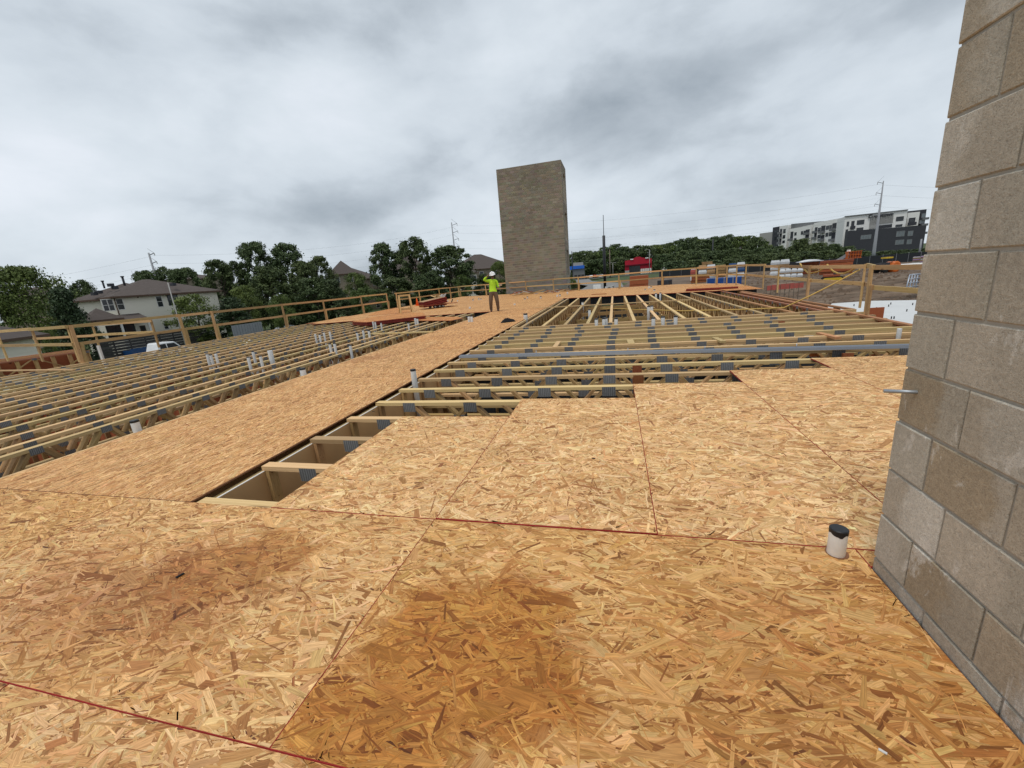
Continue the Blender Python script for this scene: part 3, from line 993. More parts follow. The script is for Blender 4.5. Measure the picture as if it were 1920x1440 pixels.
# ------------------------------------------------------------------ drywall strip along the walkway opening
for k in range(9):
    y0 = 1.99 + 1.22 * k; y1 = y0 + 1.21
    if y0 > 11.4: break
    dw = thing('drywall_strip', 'nearest brown paper drywall strip, at the hole beside the foreground sheets' if k == 0 else 'brown paper faced drywall strip standing below the right edge of the walkway', 'drywall', (-2.915, y0, -.52), 'drywall strips along the walkway')
    mb = MB(); mb.box((-.008, 0, 0), (.008, y1 - y0, .455)); mb.build('paper_face', MAT['gyp_face'], dw)
    mb = MB(); mb.box((-.007, 0.004, .4555), (.007, y1 - y0 - .004, .46)); mb.build('gypsum_edge', MAT['gyp_edge'], dw)
lumber_piece('ledger_board', 'pine ledger board running along the right edge of the walkway', 'board', (-2.946, 1.95, -0.09), (-2.946, 11.4, -0.09), 0.04, 0.05, MAT['timber'])
lumber_piece('ledger_board', 'pine ledger board along the walkway beside the far bay', 'board', (-2.92, 11.5, -0.05), (-2.92, 24.0, -0.05), 0.05, 0.06, MAT['timber'])
tag(bar('header_board', (-2.94, 11.5, -.27), (-2.94, 24.0, -.27), 0.03, 0.42, MAT['web']), 'pine header closing the walkway side of the far bay', 'board')

# ------------------------------------------------------------------ lower storey
b = MB()
b.box((-21, -3, -3.65), (6.5, 39, -3.3))
tag(b.build('lower_floor', MAT['concrete']), 'grey concrete slab of the storey below', kind='structure')


def stud_wall(p0, p1, label, group, face=None, top=-0.49):
    p0, p1 = Vector((*p0, -3.3)), Vector((*p1, -3.3))
    t = thing('stud_wall', label, 'wall', p0, group)
    d = p1 - p0; ln = d.length; d.normalize(); s = Vector((-d.y, d.x, 0))
    H = top + 3.3
    Z = Vector((0, 0, 1))
    bar('bottom_plate', p0 + Z * .02, p1 + Z * .02, .089, .038, MAT['stud'], t)
    bar('top_plate', p0 + Z * (H - .02), p1 + Z * (H - .02), .089, .038, MAT['stud'], t)
    n = int(ln / 0.41)
    for i in range(n + 1):
        c = p0 + d * (ln * i / n)
        bar('stud', c + Z * .04, c + Z * (H - .04), .089, .038, MAT['stud'], t, up=d)
    if face:
        q = s * 0.052
        bar('sheathing', p0 + q + Z * (H / 2), p1 + q + Z * (H / 2), 0.012, H - .02, MAT[face], t)
    return t


stud_wall((-3.05, 2.0), (-3.05, 24.0), 'stud wall below the right edge of the walkway', None, 'gyp_face', top=-.55)
stud_wall((-5.35, 24.0), (-5.35, 1.5), 'stud wall below the left edge of the walkway', None, 'gyp_face')
stud_wall((5.0, 5.2), (-2.8, 5.2), 'red sheathed stud wall crossing under the near right bay', None, 'red_osb')
stud_wall((-2.8, 7.6), (5.0, 7.6), 'dark wrapped stud wall crossing under the middle of the right bay', None, 'darkwall_and_shade')
stud_wall((-2.8, 9.6), (5.0, 9.6), 'dark wrapped stud wall crossing under the back of the right bay', None, 'darkwall_and_shade')
stud_wall((-2.8, 11.9), (5.5, 11.9), 'stud wall under the start of the far bay', None)
stud_wall((-2.8, 15.6), (5.8, 15.6), 'stud wall crossing under the middle of the far bay', None, 'red_osb')
stud_wall((-2.8, 23.6), (6.3, 20.4), 'sheathed stud wall at the back of the far bay', None, 'darkwall_and_shade')
stud_wall((5.1, 2.0), (5.6, 13.0), 'outer stud wall below the right edge of the deck', None, 'red_osb')
stud_wall((-15.4, 3.0), (-15.4, 38.0), 'outer stud wall below the left edge of the deck', None, 'red_osb')
stud_wall((-15.3, 6.5), (-5.5, 6.5), 'stud wall crossing under the near left bay', None, 'red_osb')
stud_wall((-15.3, 11.5), (-5.5, 11.5), 'stud wall crossing under the middle of the left bay', None, 'red_osb')
stud_wall((-15.3, 17.9), (-5.5, 17.9), 'stud wall crossing under the end of the left bay', None, 'darkwall_and_shade')
# black drain pipes hanging in the right bay
for k, (x0, x1, y, z, n) in enumerate(((-1.4, 4.6, 6.95, -.62, 'black drain pipe hanging below the middle of the right bay'), (-1.0, 3.5, 5.75, -.70, 'black drain pipe hanging below the near right bay'))):
    mb = MB(); mb.tube([(x0, y, z), (x1, y + .2, z - .06)], 0.055, 10)
    tag(mb.build('drain_pipe', MAT['black']), n, 'pipe')

# ------------------------------------------------------------------ near concrete block wall
wx, wend = 1.064, 1.812
cw = thing('block_wall', 'concrete block wall rising close by at the right with tan grey blocks', 'wall', (wx, wend, 0))
mb = MB(); mb.box((0.0065, -3.2, -.4), (0.19, -0.007, 3.3)); mb.build('mortar', MAT['mortar'], cw)
z = 0.057 - 0.2085
course = 0
blk = {}


def block_mesh(l):
    key = round(l, 3)
    if key not in blk:
        bm_ = MB()
        e = 0.004
        h = 0.198
        # slightly eased front edges
        ring0 = [(e, 0), (l - e, 0)]
        v = [(0.192, 0, 0), (0.192, l, 0), (0.192, l, h), (0.192, 0, h), (e, 0, 0), (e, l, 0), (e, l, h), (e, 0, h), (0, e, e), (0, l - e, e), (0, l - e, h - e), (0, e, h - e)]
        f = [(0, 1, 2, 3), (8, 11, 10, 9), (4, 8, 9, 5), (5, 9, 10, 6), (6, 10, 11, 7), (7, 11, 8, 4), (0, 4, 5, 1), (1, 5, 6, 2), (2, 6, 7, 3), (3, 7, 4, 0)]
        bm_.add(v, f)
        blk[key] = bm_.mesh('block', MAT['block'])
    return blk[key]


while z < 3.2:
    y = 0.0
    first = True
    half = course % 2 == 1
    while y > -3.0:
        l = 0.186 if (first and half) else (0.296 if first else 0.311)
        first = False
        zz = z
        o = bpy.data.objects.new('block', block_mesh(l))
        o.location = (random.uniform(-.002, .0025), y - l + random.uniform(-.0015, .0015), zz + .005 + random.uniform(-.0012, .0012))
        o.rotation_euler = (0, random.uniform(-.003, .003), 0)
        link(o, cw)
        y -= l + 0.0085
    z += 0.2085; course += 1
# conduit stub in the wall
p0 = on_plane(1724, 737, Vector((wx, 0, 0)), Vector((1, 0, 0)))
p1 = at_dist(1676, 737, 1.98)
mb = MB(); mb.tube([p0 + Vector((0.05, 0, 0)), Vector((wx - .085, p0.y + 0.045, p0.z - .004))], 0.0072, 10)
tag(mb.build('conduit_stub', MAT['rod']), 'grey metal rod sticking out of the near block wall', 'rod')


# ------------------------------------------------------------------ pipes
def pvc(name, label, x, y, z0, z1, r, group=None, cap='tape', lean=0.0, mat='pvc'):
    t = thing(name, label, 'pipe', (x, y, z0), group)
    mb = MB()
    mb.lathe([(r, 0), (r, z1 - z0 - .006), (r * .96, z1 - z0)], 14)
    mb.build('pipe', MAT[mat], t)
    if cap:
        mb = MB()
        if cap == 'tape':
            hh = 0.5 * r
            mb.lathe([(r * 1.04, z1 - z0 - hh), (r * 1.05, z1 - z0), (r * .9, z1 - z0 + .006)], 14)
        mb.build('cap', MAT['black'], t)
    t.rotation_euler = (lean, lean * .6, 0)
    return t


# foreground stub
q = at(1567, 1038)
t = thing('drain_stub', 'short white pipe stub with black taped top beside the near block wall', 'pipe', (q.x, q.y, -0.3))
r = 0.035; hh = 0.128
mb = MB(); mb.lathe([(r, 0), (r, .3 + hh - .004), (r * .97, .3 + hh)], 28); mb.build('pipe', MAT['pvc_near'], t)
mb = MB()
n = 28
top = [(r * 1.03 * cos(2 * pi * j / n), r * 1.03 * sin(2 * pi * j / n)) for j in range(n)]
dz = [0.016 + 0.011 * max(0, sin(3 * 2 * pi * j / n + 1.0)) + 0.004 * sin(7 * 2 * pi * j / n) for j in range(n)]
vs = [(x, y, .3 + hh - dz[j]) for j, (x, y) in enumerate(top)] + [(x * 1.01, y * 1.01, .3 + hh + .003) for x, y in top] + [(x * .9, y * .9, .3 + hh + .006) for x, y in top]
fs = [(j, (j + 1) % n, n + (j + 1) % n, n + j) for j in range(n)] + [(n + j, n + (j + 1) % n, 2 * n + (j + 1) % n, 2 * n + j) for j in range(n)] + [tuple(range(2 * n, 3 * n))]
mb.add(vs, fs); mb.build('tape', MAT['black'], t)
# dark cut-out around it
mb = MB(); mb.lathe([(r * 1.28, 0.0), (r * 1.28, 0.0015)], 20)
tag(mb.build('cutout', MAT['edge_dark'], None, (q.x + .006, q.y + .004, .0015)), 'round dark hole cut in the sheet around the foreground pipe stub', 'hole')

GP = 'white pipe stubs between the left trusses'
LP = 'capped white pipe stub standing between the left bay trusses'
left_pipes = [  # top px, radius, label
    (386, 662, .05, None), (395, 663, .05, None), (404, 662, .05, None), (463, 668, .05, None), (473, 657, .05, None), (486, 666, .05, None),
    (505, 656, .09, 'widest white pipe of the left bay with a dark rag on top'),
    (591, 625, .05, None), (598, 626, .05, None), (607, 623, .05, None), (617.5, 621, .05, None), (618, 642, .055, None), (626, 642, .055, None),
    (656, 645, .05, 'single white pipe stub right of the twin pipes, near the walkway'), (669, 622, .05, None), (680, 617, .055, None), (691, 618, .06, None), (699, 602, .05, None), (703, 602, .05, None),
    (714, 604, .05, None), (765, 604, .05, None), (778, 596, .06, None), (782, 596, .06, None)]
for x, y, r, lab in left_pipes:
    q = at(x, y, 0.22)
    pvc('pipe_stub', lab or LP, q.x, q.y, -1.2, 0.20, r * 0.6, None if lab else GP, cap='tape' if random.random() < .75 else None, lean=random.uniform(-.04, .04))
q = at(284, 787, 0.13); pvc('pipe_stub', 'white square cut pipe with black tag by the near left edge of the walkway', -5.42, q.y, -.8, 0.12, .042, None)
q = at(585, 691, 0.1); pvc('pipe_stub', 'white pipe stub on the left edge of the walkway, halfway along', -5.43, q.y, -.8, 0.11, .05)
q = at(777, 694, 0.18); pvc('pipe_stub', 'tall white pipe stub at the right edge of the walkway by the open trusses', -2.86, q.y, -.8, 0.19, .04)
q = at(985, 588, 0.18); pvc('pipe_stub', 'stubby white pipe at the walkway edge before the far bay', q.x, q.y, -.3, 0.18, .07)
for x in (879, 884):
    q = at(x, 594, .18); pvc('pipe_stub', 'white pipe stub with red tape at the corner of the left bay', q.x, q.y, -.8, .18, .045, 'taped pipes at the left bay corner', cap=None)
GF = 'white pipe stubs in the far bay'
for x, y in ((1092, 565), (1105, 579), (1118, 596), (1132, 595), (1136, 594), (1155, 595), (1216, 573), (1222, 572), (1225, 594), (1243, 592), (1267, 591), (1230, 549), (1238, 548)):
    q = at(x, y, 0.15)
    pvc('pipe_stub', 'capped white pipe stub standing between the far bay trusses', q.x, q.y, -1.2, .13, .046, GF)
q = at(1687, 616, .07); pvc('pipe_stub', 'white pipe stub by the right rim near the block wall', q.x, q.y, -.8, .07, .032, cap=None)
GD = 'short white pipes on the far deck'
for x, y in ((887, 564), (898, 563), (902, 562), (881, 579), (984, 562), (989, 560), (965, 572), (1045, 557), (1050, 556), (1064, 552), (1210, 544), (1217, 541), (1221, 540), (1227, 546), (840, 566), (858, 565), (1014, 560)):
    q = at(x, y, 0.0)
    pvc('pipe_stub', 'short white pipe poking through the far deck sheets', q.x, q.y, -.1, 0.07 + random.random() * .1, .055, GD, cap='tape' if random.random() < .5 else None)


# ------------------------------------------------------------------ guardrails
def guardrail(label, posts, ends=True, top=1.07, mid=0.55, group='timber guardrails', kick=True, under=-0.0):
    """posts: list of base points on the deck"""
    t = thing('guardrail', label, 'guardrail', posts[0], group)
    Z = Vector((0, 0, 1))
    for i, p in enumerate(posts):
        j = min(i, len(posts) - 2)
        d = (posts[j + 1] - posts[j]); d.z = 0; d.normalize()
        s = Vector((-d.y, d.x, 0))
        bar('post', p + s * .0 + Z * under, p + d * random.uniform(-.03, .03) + Z * (top - .0), 0.089, 0.04, MAT['rail'], t, up=s)
        if kick:
            bar('post_brace', p + d * .075 - s * .012 + Z * (under + .01), p + d * (.075 + random.uniform(-.03, .05)) - s * .012 + Z * (mid + .05), 0.085, 0.036, MAT['rail'], t, up=s)
    for a, c in zip(posts[:-1], posts[1:]):
        d = (c - a); d.z = 0; d.normalize(); s = Vector((-d.y, d.x, 0)) * 0.041
        ov = 0.1
        bar('top_rail', a - d * ov + s + Z * (top - .045 + random.uniform(-.015, .015)), c + d * ov * .3 + s * 1.02 + Z * (top - .045 + random.uniform(-.015, .015)), 0.037, 0.089, MAT['rail'], t)
        bar('mid_rail', a - d * ov * .4 + s * .98 + Z * (mid + random.uniform(-.02, .02)), c + d * ov + s + Z * (mid + random.uniform(-.02, .02)), 0.037, 0.089, MAT['rail'], t)
    return t


XL = -15.42
guardrail('timber guardrail along the left edge beside the open trusses', [Vector((XL, y, -.02)) for y in (8.45, 11.62, 12.87, 16.5, 19.4, 22.95, 26.0)], top=1.12)
guardrail('timber guardrail on the left edge behind the sawhorse and the cart', [Vector((XL, y, 0)) for y in (27.3, 31.0, 35.0, 37.6, 40.3)])
pf = [at(x, y) for x, y in ((861, 556), (912, 554), (987, 549), (1038, 546), (1085, 545), (1161, 541), (1241, 535))]
guardrail('timber guardrail along the far end of the deck in front of the tower', pf)
pr = [at(x, y) for x, y in ((1241, 535), (1305, 533), (1343, 533), (1362, 533), (1380, 534), (1397, 536), (1430, 543))]
guardrail('timber guardrail at the far right corner before the pallets', pr)
pr2 = [at(1430, 543), at(1457, 549), at(1512, 561), at(1612, 577), at(1623, 590), Vector((5.1, 6.4, 0)), Vector((5.1, 2.4, 0))]
guardrail('timber guardrail along the right edge with a yellow hose on it', pr2, top=1.0)
w0 = Vector((XL - .1, 8.45, 0))
guardrail('timber guardrail turning out over the far left wing', [w0, w0 + Vector((-2.6, .5, 0)), w0 + Vector((-5.4, 1.0, 0)), w0 + Vector((-8.2, 1.5, 0))], top=1.10)
guardrail('second timber guardrail on the outer side of the left wing', [w0 + Vector((-.5, 2.6, 0)), w0 + Vector((-4.5, 3.2, 0)), w0 + Vector((-8.8, 3.6, 0))], top=1.0, kick=False)

# hose hanging from the right guardrail
P = lambda x, y, d: at_dist(x, y, d)
A = at(1512, 561); B = at(1612, 577)


def on_rail(x, y, off=-.1):
    v = ray(x, y)
    n = (B - A).cross(Vector((0, 0, 1))).normalized()
    return on_plane(x, y, A + n * off * (1 if n.y < 0 else 1), n)


hose = MB()
pts = [(1500, 494), (1507, 504), (1515, 512), (1522, 512), (1535, 509), (1547, 501)]
hose.tube([on_rail(*p) for p in pts], 0.022, 7)
pts = [(1551, 496), (1556, 503), (1563, 509), (1572, 513), (1582, 513), (1592, 509), (1602, 504), (1612, 498)]
hose.tube([on_rail(*p) for p in pts], 0.022, 7)
e0 = on_rail(1613, 505)
e1 = at(1470, 577, 0.03)
hose.tube([e0, e0.lerp(e1, .33) + Vector((0, 0, -.03)), e0.lerp(e1, .66) + Vector((0, 0, -.03)), e1, at(1400, 580, -.02), at(1280, 583, -.05), at(1130, 578, -.03)], 0.018, 7)
tag(hose.build('air_hose', MAT['rope']), 'yellow hose looped over the right guardrail and trailing across the trusses', 'hose')

# ------------------------------------------------------------------ block tower
TX0, TX1, TY0, TY1, TZ0, TZ1 = -9.9, -4.2, 37.9, 41.3, -3.6, 10.72
tw = thing('block_tower', 'tall free standing concrete block tower beyond the deck', 'tower', (TX0, TY0, TZ0))
mb = MB(); W, D, H = TX1 - TX0, TY1 - TY0, TZ1 - TZ0
th = 0.19; g = 0.012
mb.box((g, g, 0), (W - g, th, H - g))
mb.box((g, th, 0), (th, D - g, H - g))
mb.box((th, D - th, 0), (W - g, D - g, H - g))
op = [(H - 0.75 - 3.22 * k - 2.25, H - 0.75 - 3.22 * k) for k in range(4)]
oy0, oy1 = 1.15, 2.9
mb.box((W - th, th, 0), (W - g, oy0, H - g)); mb.box((W - th, oy1, 0), (W - g, D - th, H - g))
zc = 0
for z0, z1 in sorted(op):
    mb.box((W - th, oy0, zc), (W - g, oy1, z0)); zc = z1
mb.box((W - th, oy0, zc), (W - g, oy1, H - g))
mb.build('mortar', MAT['mortar_pale'], tw)
mb = MB()
zi = 0; cs = 0.2032
while zi * cs < H - 0.02:
    z0 = zi * cs + .018; z1 = min(z0 + .167, H)
    band = random.uniform(-.09, .09)
    for axis in ('f', 'r', 'l'):
        tot = W if axis == 'f' else D
        u = -0.2 if zi % 2 else 0.0
        while u < tot - .01:
            a_, c_ = max(u, 0) + .007, min(u + .4, tot) - .007
            if c_ - a_ > .04:
                v = random.choice(((0.245, 0.215, 0.162), (0.225, 0.195, 0.145), (0.268, 0.236, 0.182), (0.238, 0.21, 0.16), (0.20, 0.175, 0.13)))
                pt = .10 * sin(u * .9 + zi * .13) * sin(zi * .21 + 1) + .06 * sin(u * 2.3 - zi * .4)
                v = tuple(x * (1 + random.uniform(-.08, .08) + band + pt) for x in v)
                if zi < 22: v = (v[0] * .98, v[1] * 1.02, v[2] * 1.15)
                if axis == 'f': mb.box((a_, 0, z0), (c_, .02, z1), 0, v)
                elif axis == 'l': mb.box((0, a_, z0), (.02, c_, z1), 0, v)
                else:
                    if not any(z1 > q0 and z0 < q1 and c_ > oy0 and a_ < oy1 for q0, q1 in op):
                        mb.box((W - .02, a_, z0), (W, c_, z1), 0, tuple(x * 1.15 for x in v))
            u += .4
    zi += 1
tag(mb.build('blocks', MAT['block_far'], tw), 'courses of small tan grey blocks', kind='stuff')


# ------------------------------------------------------------------ things on the far deck
def skin_mesh(name, joints, edges, mats, assign):
    me = bpy.data.meshes.new(name)
    names = list(joints)
    me.from_pydata([joints[k][0] for k in names], [(names.index(a), names.index(b)) for a, b in edges], [])
    o = bpy.data.objects.new(name, me); COL.objects.link(o)
    sk = o.modifiers.new('skin', 'SKIN')
    for i, k in enumerate(names):
        r = joints[k][1]
        me.skin_vertices[0].data[i].radius = (r, r) if not isinstance(r, tuple) else r
        me.skin_vertices[0].data[i].use_root = (i == 0)
    sk.use_smooth_shade = True
    sb = o.modifiers.new('sub', 'SUBSURF'); sb.levels = sb.render_levels = 1
    dg = bpy.context.evaluated_depsgraph_get()
    m2 = bpy.data.meshes.new_from_object(o.evaluated_get(dg))
    COL.objects.unlink(o); bpy.data.objects.remove(o)
    m2.name = name
    m2.materials.clear()
    for m in mats: m2.materials.append(m)
    for p in m2.polygons:
        p.material_index = assign(p.center); p.use_smooth = True
    return m2


def person():
    base = at(928, 584)
    toc = Vector((0, 0, 0)) - base; rz = atan2(toc.y, toc.x) + pi / 2      # local -Y looks at the camera
    J = {
        'pelvis': ((0, 0, .92), (.135, .10)), 'waist': ((.0, 0, 1.06), (.155, .112)), 'chest': ((.0, .005, 1.28), (.185, .125)), 'collar': ((.0, .005, 1.42), (.115, .085)),
        'neck': ((.015, -.005, 1.49), .055), 'jaw': ((.03, -.025, 1.56), (.062, .072)), 'skull': ((.035, -.02, 1.66), (.075, .088)), 'crown': ((.035, -.015, 1.73), .05),
        'hl': ((-.10, 0, .86), .125), 'kl': ((-.15, -.07, .48), .095), 'al': ((-.17, .03, .12), .075), 'fl': ((-.155, -.03, .05), .052), 'tl': ((-.175, -.17, .04), .042),
        'hr': ((.10, 0, .86), .125), 'kr': ((.15, -.05, .48), .095), 'ar': ((.17, .04, .12), .075), 'fr': ((.14, -.01, .05), .052), 'tr': ((.19, -.14, .04), .042),
        'sl': ((-.19, .01, 1.40), .07), 'el': ((-.39, -.06, 1.47), .062), 'wl': ((-.20, -.13, 1.63), .036), 'pl': ((-.155, -.14, 1.665), .034),
        'sr': ((.19, .01, 1.39), .07), 'er': ((.26, .05, 1.11), .062), 'wr': ((.31, -.15, 1.16), .036), 'pr': ((.33, -.21, 1.17), .036),
    }
    E = [('pelvis', 'waist'), ('waist', 'chest'), ('chest', 'collar'), ('collar', 'neck'), ('neck', 'jaw'), ('jaw', 'skull'), ('skull', 'crown'),
         ('pelvis', 'hl'), ('hl', 'kl'), ('kl', 'al'), ('al', 'fl'), ('fl', 'tl'), ('pelvis', 'hr'), ('hr', 'kr'), ('kr', 'ar'), ('ar', 'fr'), ('fr', 'tr'),
         ('collar', 'sl'), ('sl', 'el'), ('el', 'wl'), ('wl', 'pl'), ('collar', 'sr'), ('sr', 'er'), ('er', 'wr'), ('wr', 'pr')]
    for sd, pk, dirs in (('l', 'pl', [(.03, -.02, .05), (.045, -.01, .05), (.058, 0, .045), (.066, .008, .035), (.03, -.04, .01)]),
                         ('r', 'pr', [(-.02, -.07, .005), (.0, -.085, .0), (.02, -.08, -.005), (.035, -.065, -.01), (-.045, -.03, .02)])):
        o_ = Vector(J[pk][0])
        for i, d in enumerate(dirs):
            d = Vector(d)
            J[f'{sd}a{i}'] = (tuple(o_ + d * .55), .011); J[f'{sd}b{i}'] = (tuple(o_ + d * 1.1 + Vector((0, 0, -.01))), .009)
            E += [(pk, f'{sd}a{i}'), (f'{sd}a{i}', f'{sd}b{i}')]

    def assign(c):
        if c.z > 1.475 and abs(c.x - .03) < .12: return 0
        if c.x < -.185 and c.z > 1.60 or (-.20 < c.x < -.06 and c.z > 1.6): return 0
        if c.y < -.17 and c.x > .27 and c.z > 1.0: return 4
        if c.z > .93: return 1
        if c.z > .135: return 2
        return 3
    me = skin_mesh('body', J, E, [MAT['skin'], MAT['lime'], MAT['trouser'], MAT['boot'], MAT['glove']], assign)
    p = thing('person', 'worker in hi-vis yellow shirt and white hard hat raising one hand to the brim', 'person', base, rz=rz)
    sc = 1.0
    link(bpy.data.objects.new('body', me), p)
    hm = MB()
    Mh = Matrix.Translation((.035, -.02, 1.665)) @ Matrix.Rotation(radians(-8), 4, 'Y') @ Matrix.Rotation(radians(10), 4, 'X')
    prof = [(.150, .0), (.152, .012), (.128, .02), (.126, .06), (.108, .105), (.07, .135), (.025, .147)]
    hm.lathe(prof, 20, M4=Mh)
    hm.box((-.075, -.205, .002), (.075, -.10, .014), M4=Mh)
    hm.box((-.015, -.11, .12), (.015, .11, .152), M4=Mh)
    hm.build('hard_hat', MAT['hat'], p)
    hb = MB(); hb.lathe([(.06, 0), (.098, .03), (.102, .09), (.08, .12)], 14, M4=Matrix.Translation((.04, .018, 1.555)))
    hb.build('hair', MAT['hair'], p)
    fb = MB()
    for sx in (-.03, .03): fb.lathe([(.006, 0), (.013, .008), (.006, .018)], 8, M4=Matrix.Translation((.04 + sx, -.105, 1.635)))
    fb.build('eyes', MAT['hair'], p)
    fb = MB(); fb.add([(.04, -.135, 1.605), (.022, -.10, 1.60), (.058, -.10, 1.60), (.04, -.105, 1.65)], [(0, 1, 3), (0, 3, 2), (0, 2, 1)]); fb.build('nose', MAT['skin'], p)
    fb = MB(); fb.box((.015, -.112, 1.568), (.06, -.09, 1.578)); fb.build('mouth', MAT['boot'], p)
    s_ = (at_dist(925, 509, hypot(base.x, base.y)).z) / 1.815
    p.scale = (s_, s_, s_)
    # sheet of paper held in the right hand
    hp = thing('paper', 'folded white paper held in the workers gloved hand', 'paper', base, rz=rz); hp.scale = (s_, s_, s_)
    pm = MB(); pm.add([(.30, -.26, 1.16), (.42, -.22, 1.15), (.44, -.30, 1.21), (.32, -.34, 1.22), (.30, -.26, 1.157), (.42, -.22, 1.147), (.44, -.30, 1.207), (.32, -.34, 1.217)], [(0, 1, 2, 3), (7, 6, 5, 4), (0, 4, 5, 1), (1, 5, 6, 2), (2, 6, 7, 3), (3, 7, 4, 0)])
    pm.build('sheet', MAT['white'], hp)


person()

# lumber cart with stacked boards
ca = at(800, 572); cb = at(846, 567)
c0 = at(820, 577)
dx = (cb - ca); dx.z = 0; dx.normalize(); rz = atan2(dx.y, dx.x)
px_m = F_PX / hypot(c0.x, c0.y) * 0.95
ct = thing('panel_cart', 'low four wheeled cart carrying a wide panel on the far deck', 'cart', c0, rz=rz)
mb = MB(); mb.box((-1.05, -.55, .20), (1.15, .75, .225)); mb.build('platform', [MAT['osb_new']], ct)
mb = MB(); mb.box((-1.05, -.57, .195), (1.15, -.551, .222)); mb.box((-.45, -.4, .13), (.5, .6, .195)); mb.build('cart_frame', MAT['stack_red'], ct)
mb = MB(); mb.beam((1.0, .1, .2), (1.12, .1, .42), .05, .05); mb.build('handle', MAT['black'], ct)
for wx_ in (-.28, .0, .22):
    for wy in (-.42, .5):
        w_ = MB(); Mw = Matrix.Translation((wx_, wy, .10)) @ Matrix.Rotation(pi / 2, 4, 'X')
        w_.lathe([(.05, -.035), (.10, -.035), (.10, .035), (.05, .035)], 16, M4=Mw)
        o = w_.build('wheel', MAT['tyre'], ct)
        r_ = MB(); r_.lathe([(.05, -.038), (.048, .038)], 12, M4=Mw); r_.build('rim', MAT['rim'], o)
bs = thing('board_stack', 'stack of dark red edged boards lying tilted on the cart', 'boards', c0 + Vector((0, 0, .2)), rz=rz)
bs.rotation_euler = (0, radians(-7), rz)
for k in range(9):
    mb = MB(); j = random.uniform(-.04, .04)
    mb.box((-.95 + j, -.45 + j, .03 + .038 * k), (.55 + j, .62 + j, .03 + .038 * k + .034))
    mb.m = [0, 1 if k == 8 else 0, 0, 0, 0, 0]
    mb.build('board', [MAT['stack_red'], MAT['cardboard']], bs)
sb = thing('scrap_heap', 'loose offcuts and white plastic scraps on top of the boards on the cart', 'scraps', c0 + dx * .05 + Vector((0, 0.1, .60)), rz=rz)
for k in range(7):
    mb = MB(); M4 = Matrix.Translation((random.uniform(-.3, .45), random.uniform(-.2, .3), .05 + random.random() * .08)) @ Matrix.Rotation(random.uniform(-1, 1), 4, 'Z') @ Matrix.Rotation(random.uniform(-.5, .5), 4, 'Y')
    mb.box((-.16, -.05, -.02), (.16, .05, .02), M4=M4); mb.build('offcut', MAT['timber'] if k % 3 else MAT['wrap'], sb)

# traffic cone
q = at(783, 573)
cn = thing('traffic_cone', 'small orange traffic cone beside the cart', 'cone', q)
mb = MB(); mb.lathe([(.125, .03), (.03, .52), (.022, .54)], 16); mb.build('cone_body', MAT['cone'], cn)
mb = MB(); mb.box((-.16, -.16, 0), (.16, .16, .03)); mb.build('cone_base', MAT['cone'], cn)

# sawhorse
q = at(762, 586); sh = thing('sawhorse', 'tall pine sawhorse standing at the left of the far deck', 'sawhorse', q, rz=radians(-55) + pi / 2)
hgt_s = 0.95
bar_l = lambda n, a, c, w, h, up=(0, 0, 1): bar(n, q + Matrix.Rotation(sh.rotation_euler.z, 3, 'Z') @ Vector(a), q + Matrix.Rotation(sh.rotation_euler.z, 3, 'Z') @ Vector(c), w, h, MAT['rail'], sh, up)
bar_l('top_beam', (-.34, 0, hgt_s), (.34, 0, hgt_s), .09, .10)
for sx in (-.28, .28):
    for sy in (-.28, .28):
        bar_l('leg', (sx, sy * .16, hgt_s - .02), (sx * 1.2, sy, 0), .085, .04)
bar_l('brace', (-.32, -.22, .2), (.32, -.22, .2), .04, .085)
bar_l('brace', (-.32, .22, .2), (.32, .22, .2), .04, .085)


def slab_px(name, label, cat, px, thick, mats, n=1, z=0.0, group=None, jitter=0.03):
    pts = [at(x, y, z + thick * n) for x, y in px]
    c = sum(pts, Vector()) / len(pts)
    t = thing(name, label, cat, (c.x, c.y, z), group)
    for k in range(n):
        j = Vector((random.uniform(-jitter, jitter), random.uniform(-jitter, jitter), 0)) if n > 1 else Vector()
        mb = MB(); mb.prism([((p - c + j).x, (p - c + j).y) for p in pts], k * thick + .002, (k + 1) * thick)
        nf = len(pts)
        mb.m = [1, 0] + [1] * nf
        mb.build('board', mats, t)
    return t


slab_px('osb_stack', 'stack of red edged OSB sheets lying at the end of the left bay', 'sheets', [(688, 604), (797, 592), (792, 586), (748, 588), (700, 594), (660, 603)], .019, [MAT['osb_new'], MAT['stack_red']], 8)
slab_px('osb_stack', 'single orange OSB sheet lying over the last left trusses', 'sheets', [(757, 601), (846, 601), (868, 596), (858, 594), (790, 594)], .012, [MAT['osb_new'], MAT['edge']], 1, .01)
slab_px('osb_stack', 'low pile of OSB sheets on the far left deck by the guardrail', 'sheets', [(585, 608), (683, 600), (690, 595), (676, 591), (640, 594)], .018, [MAT['osb_x'], MAT['stack_red']], 2)
slab_px('osb_stack', 'reddish OSB sheets laid flat in front of the sawhorse', 'sheets', [(690, 592), (770, 585), (765, 578), (742, 577), (705, 584)], .01, [MAT['osb_new'], MAT['edge']], 1, .0)
slab_px('osb_stack', 'stack of red edged OSB sheets at the far right corner of the deck', 'sheets', [(1286, 542), (1384, 537), (1372, 534), (1330, 534), (1290, 539)], .03, [MAT['osb_new'], MAT['stack_red']], 4)
slab_px('osb_stack', 'orange OSB sheets overhanging the right corner of the far bay', 'sheets', [(1362, 545), (1432, 541), (1400, 536), (1375, 537), (1340, 541)], .02, [MAT['osb_new'], MAT['edge_dark']], 1, .005)
lumber_piece('plank', 'short dark plank lying on the far deck before the right bay', 'plank', at(1110, 552, .02), at(1136, 551, .02), .12, .04, MAT['redwood'])

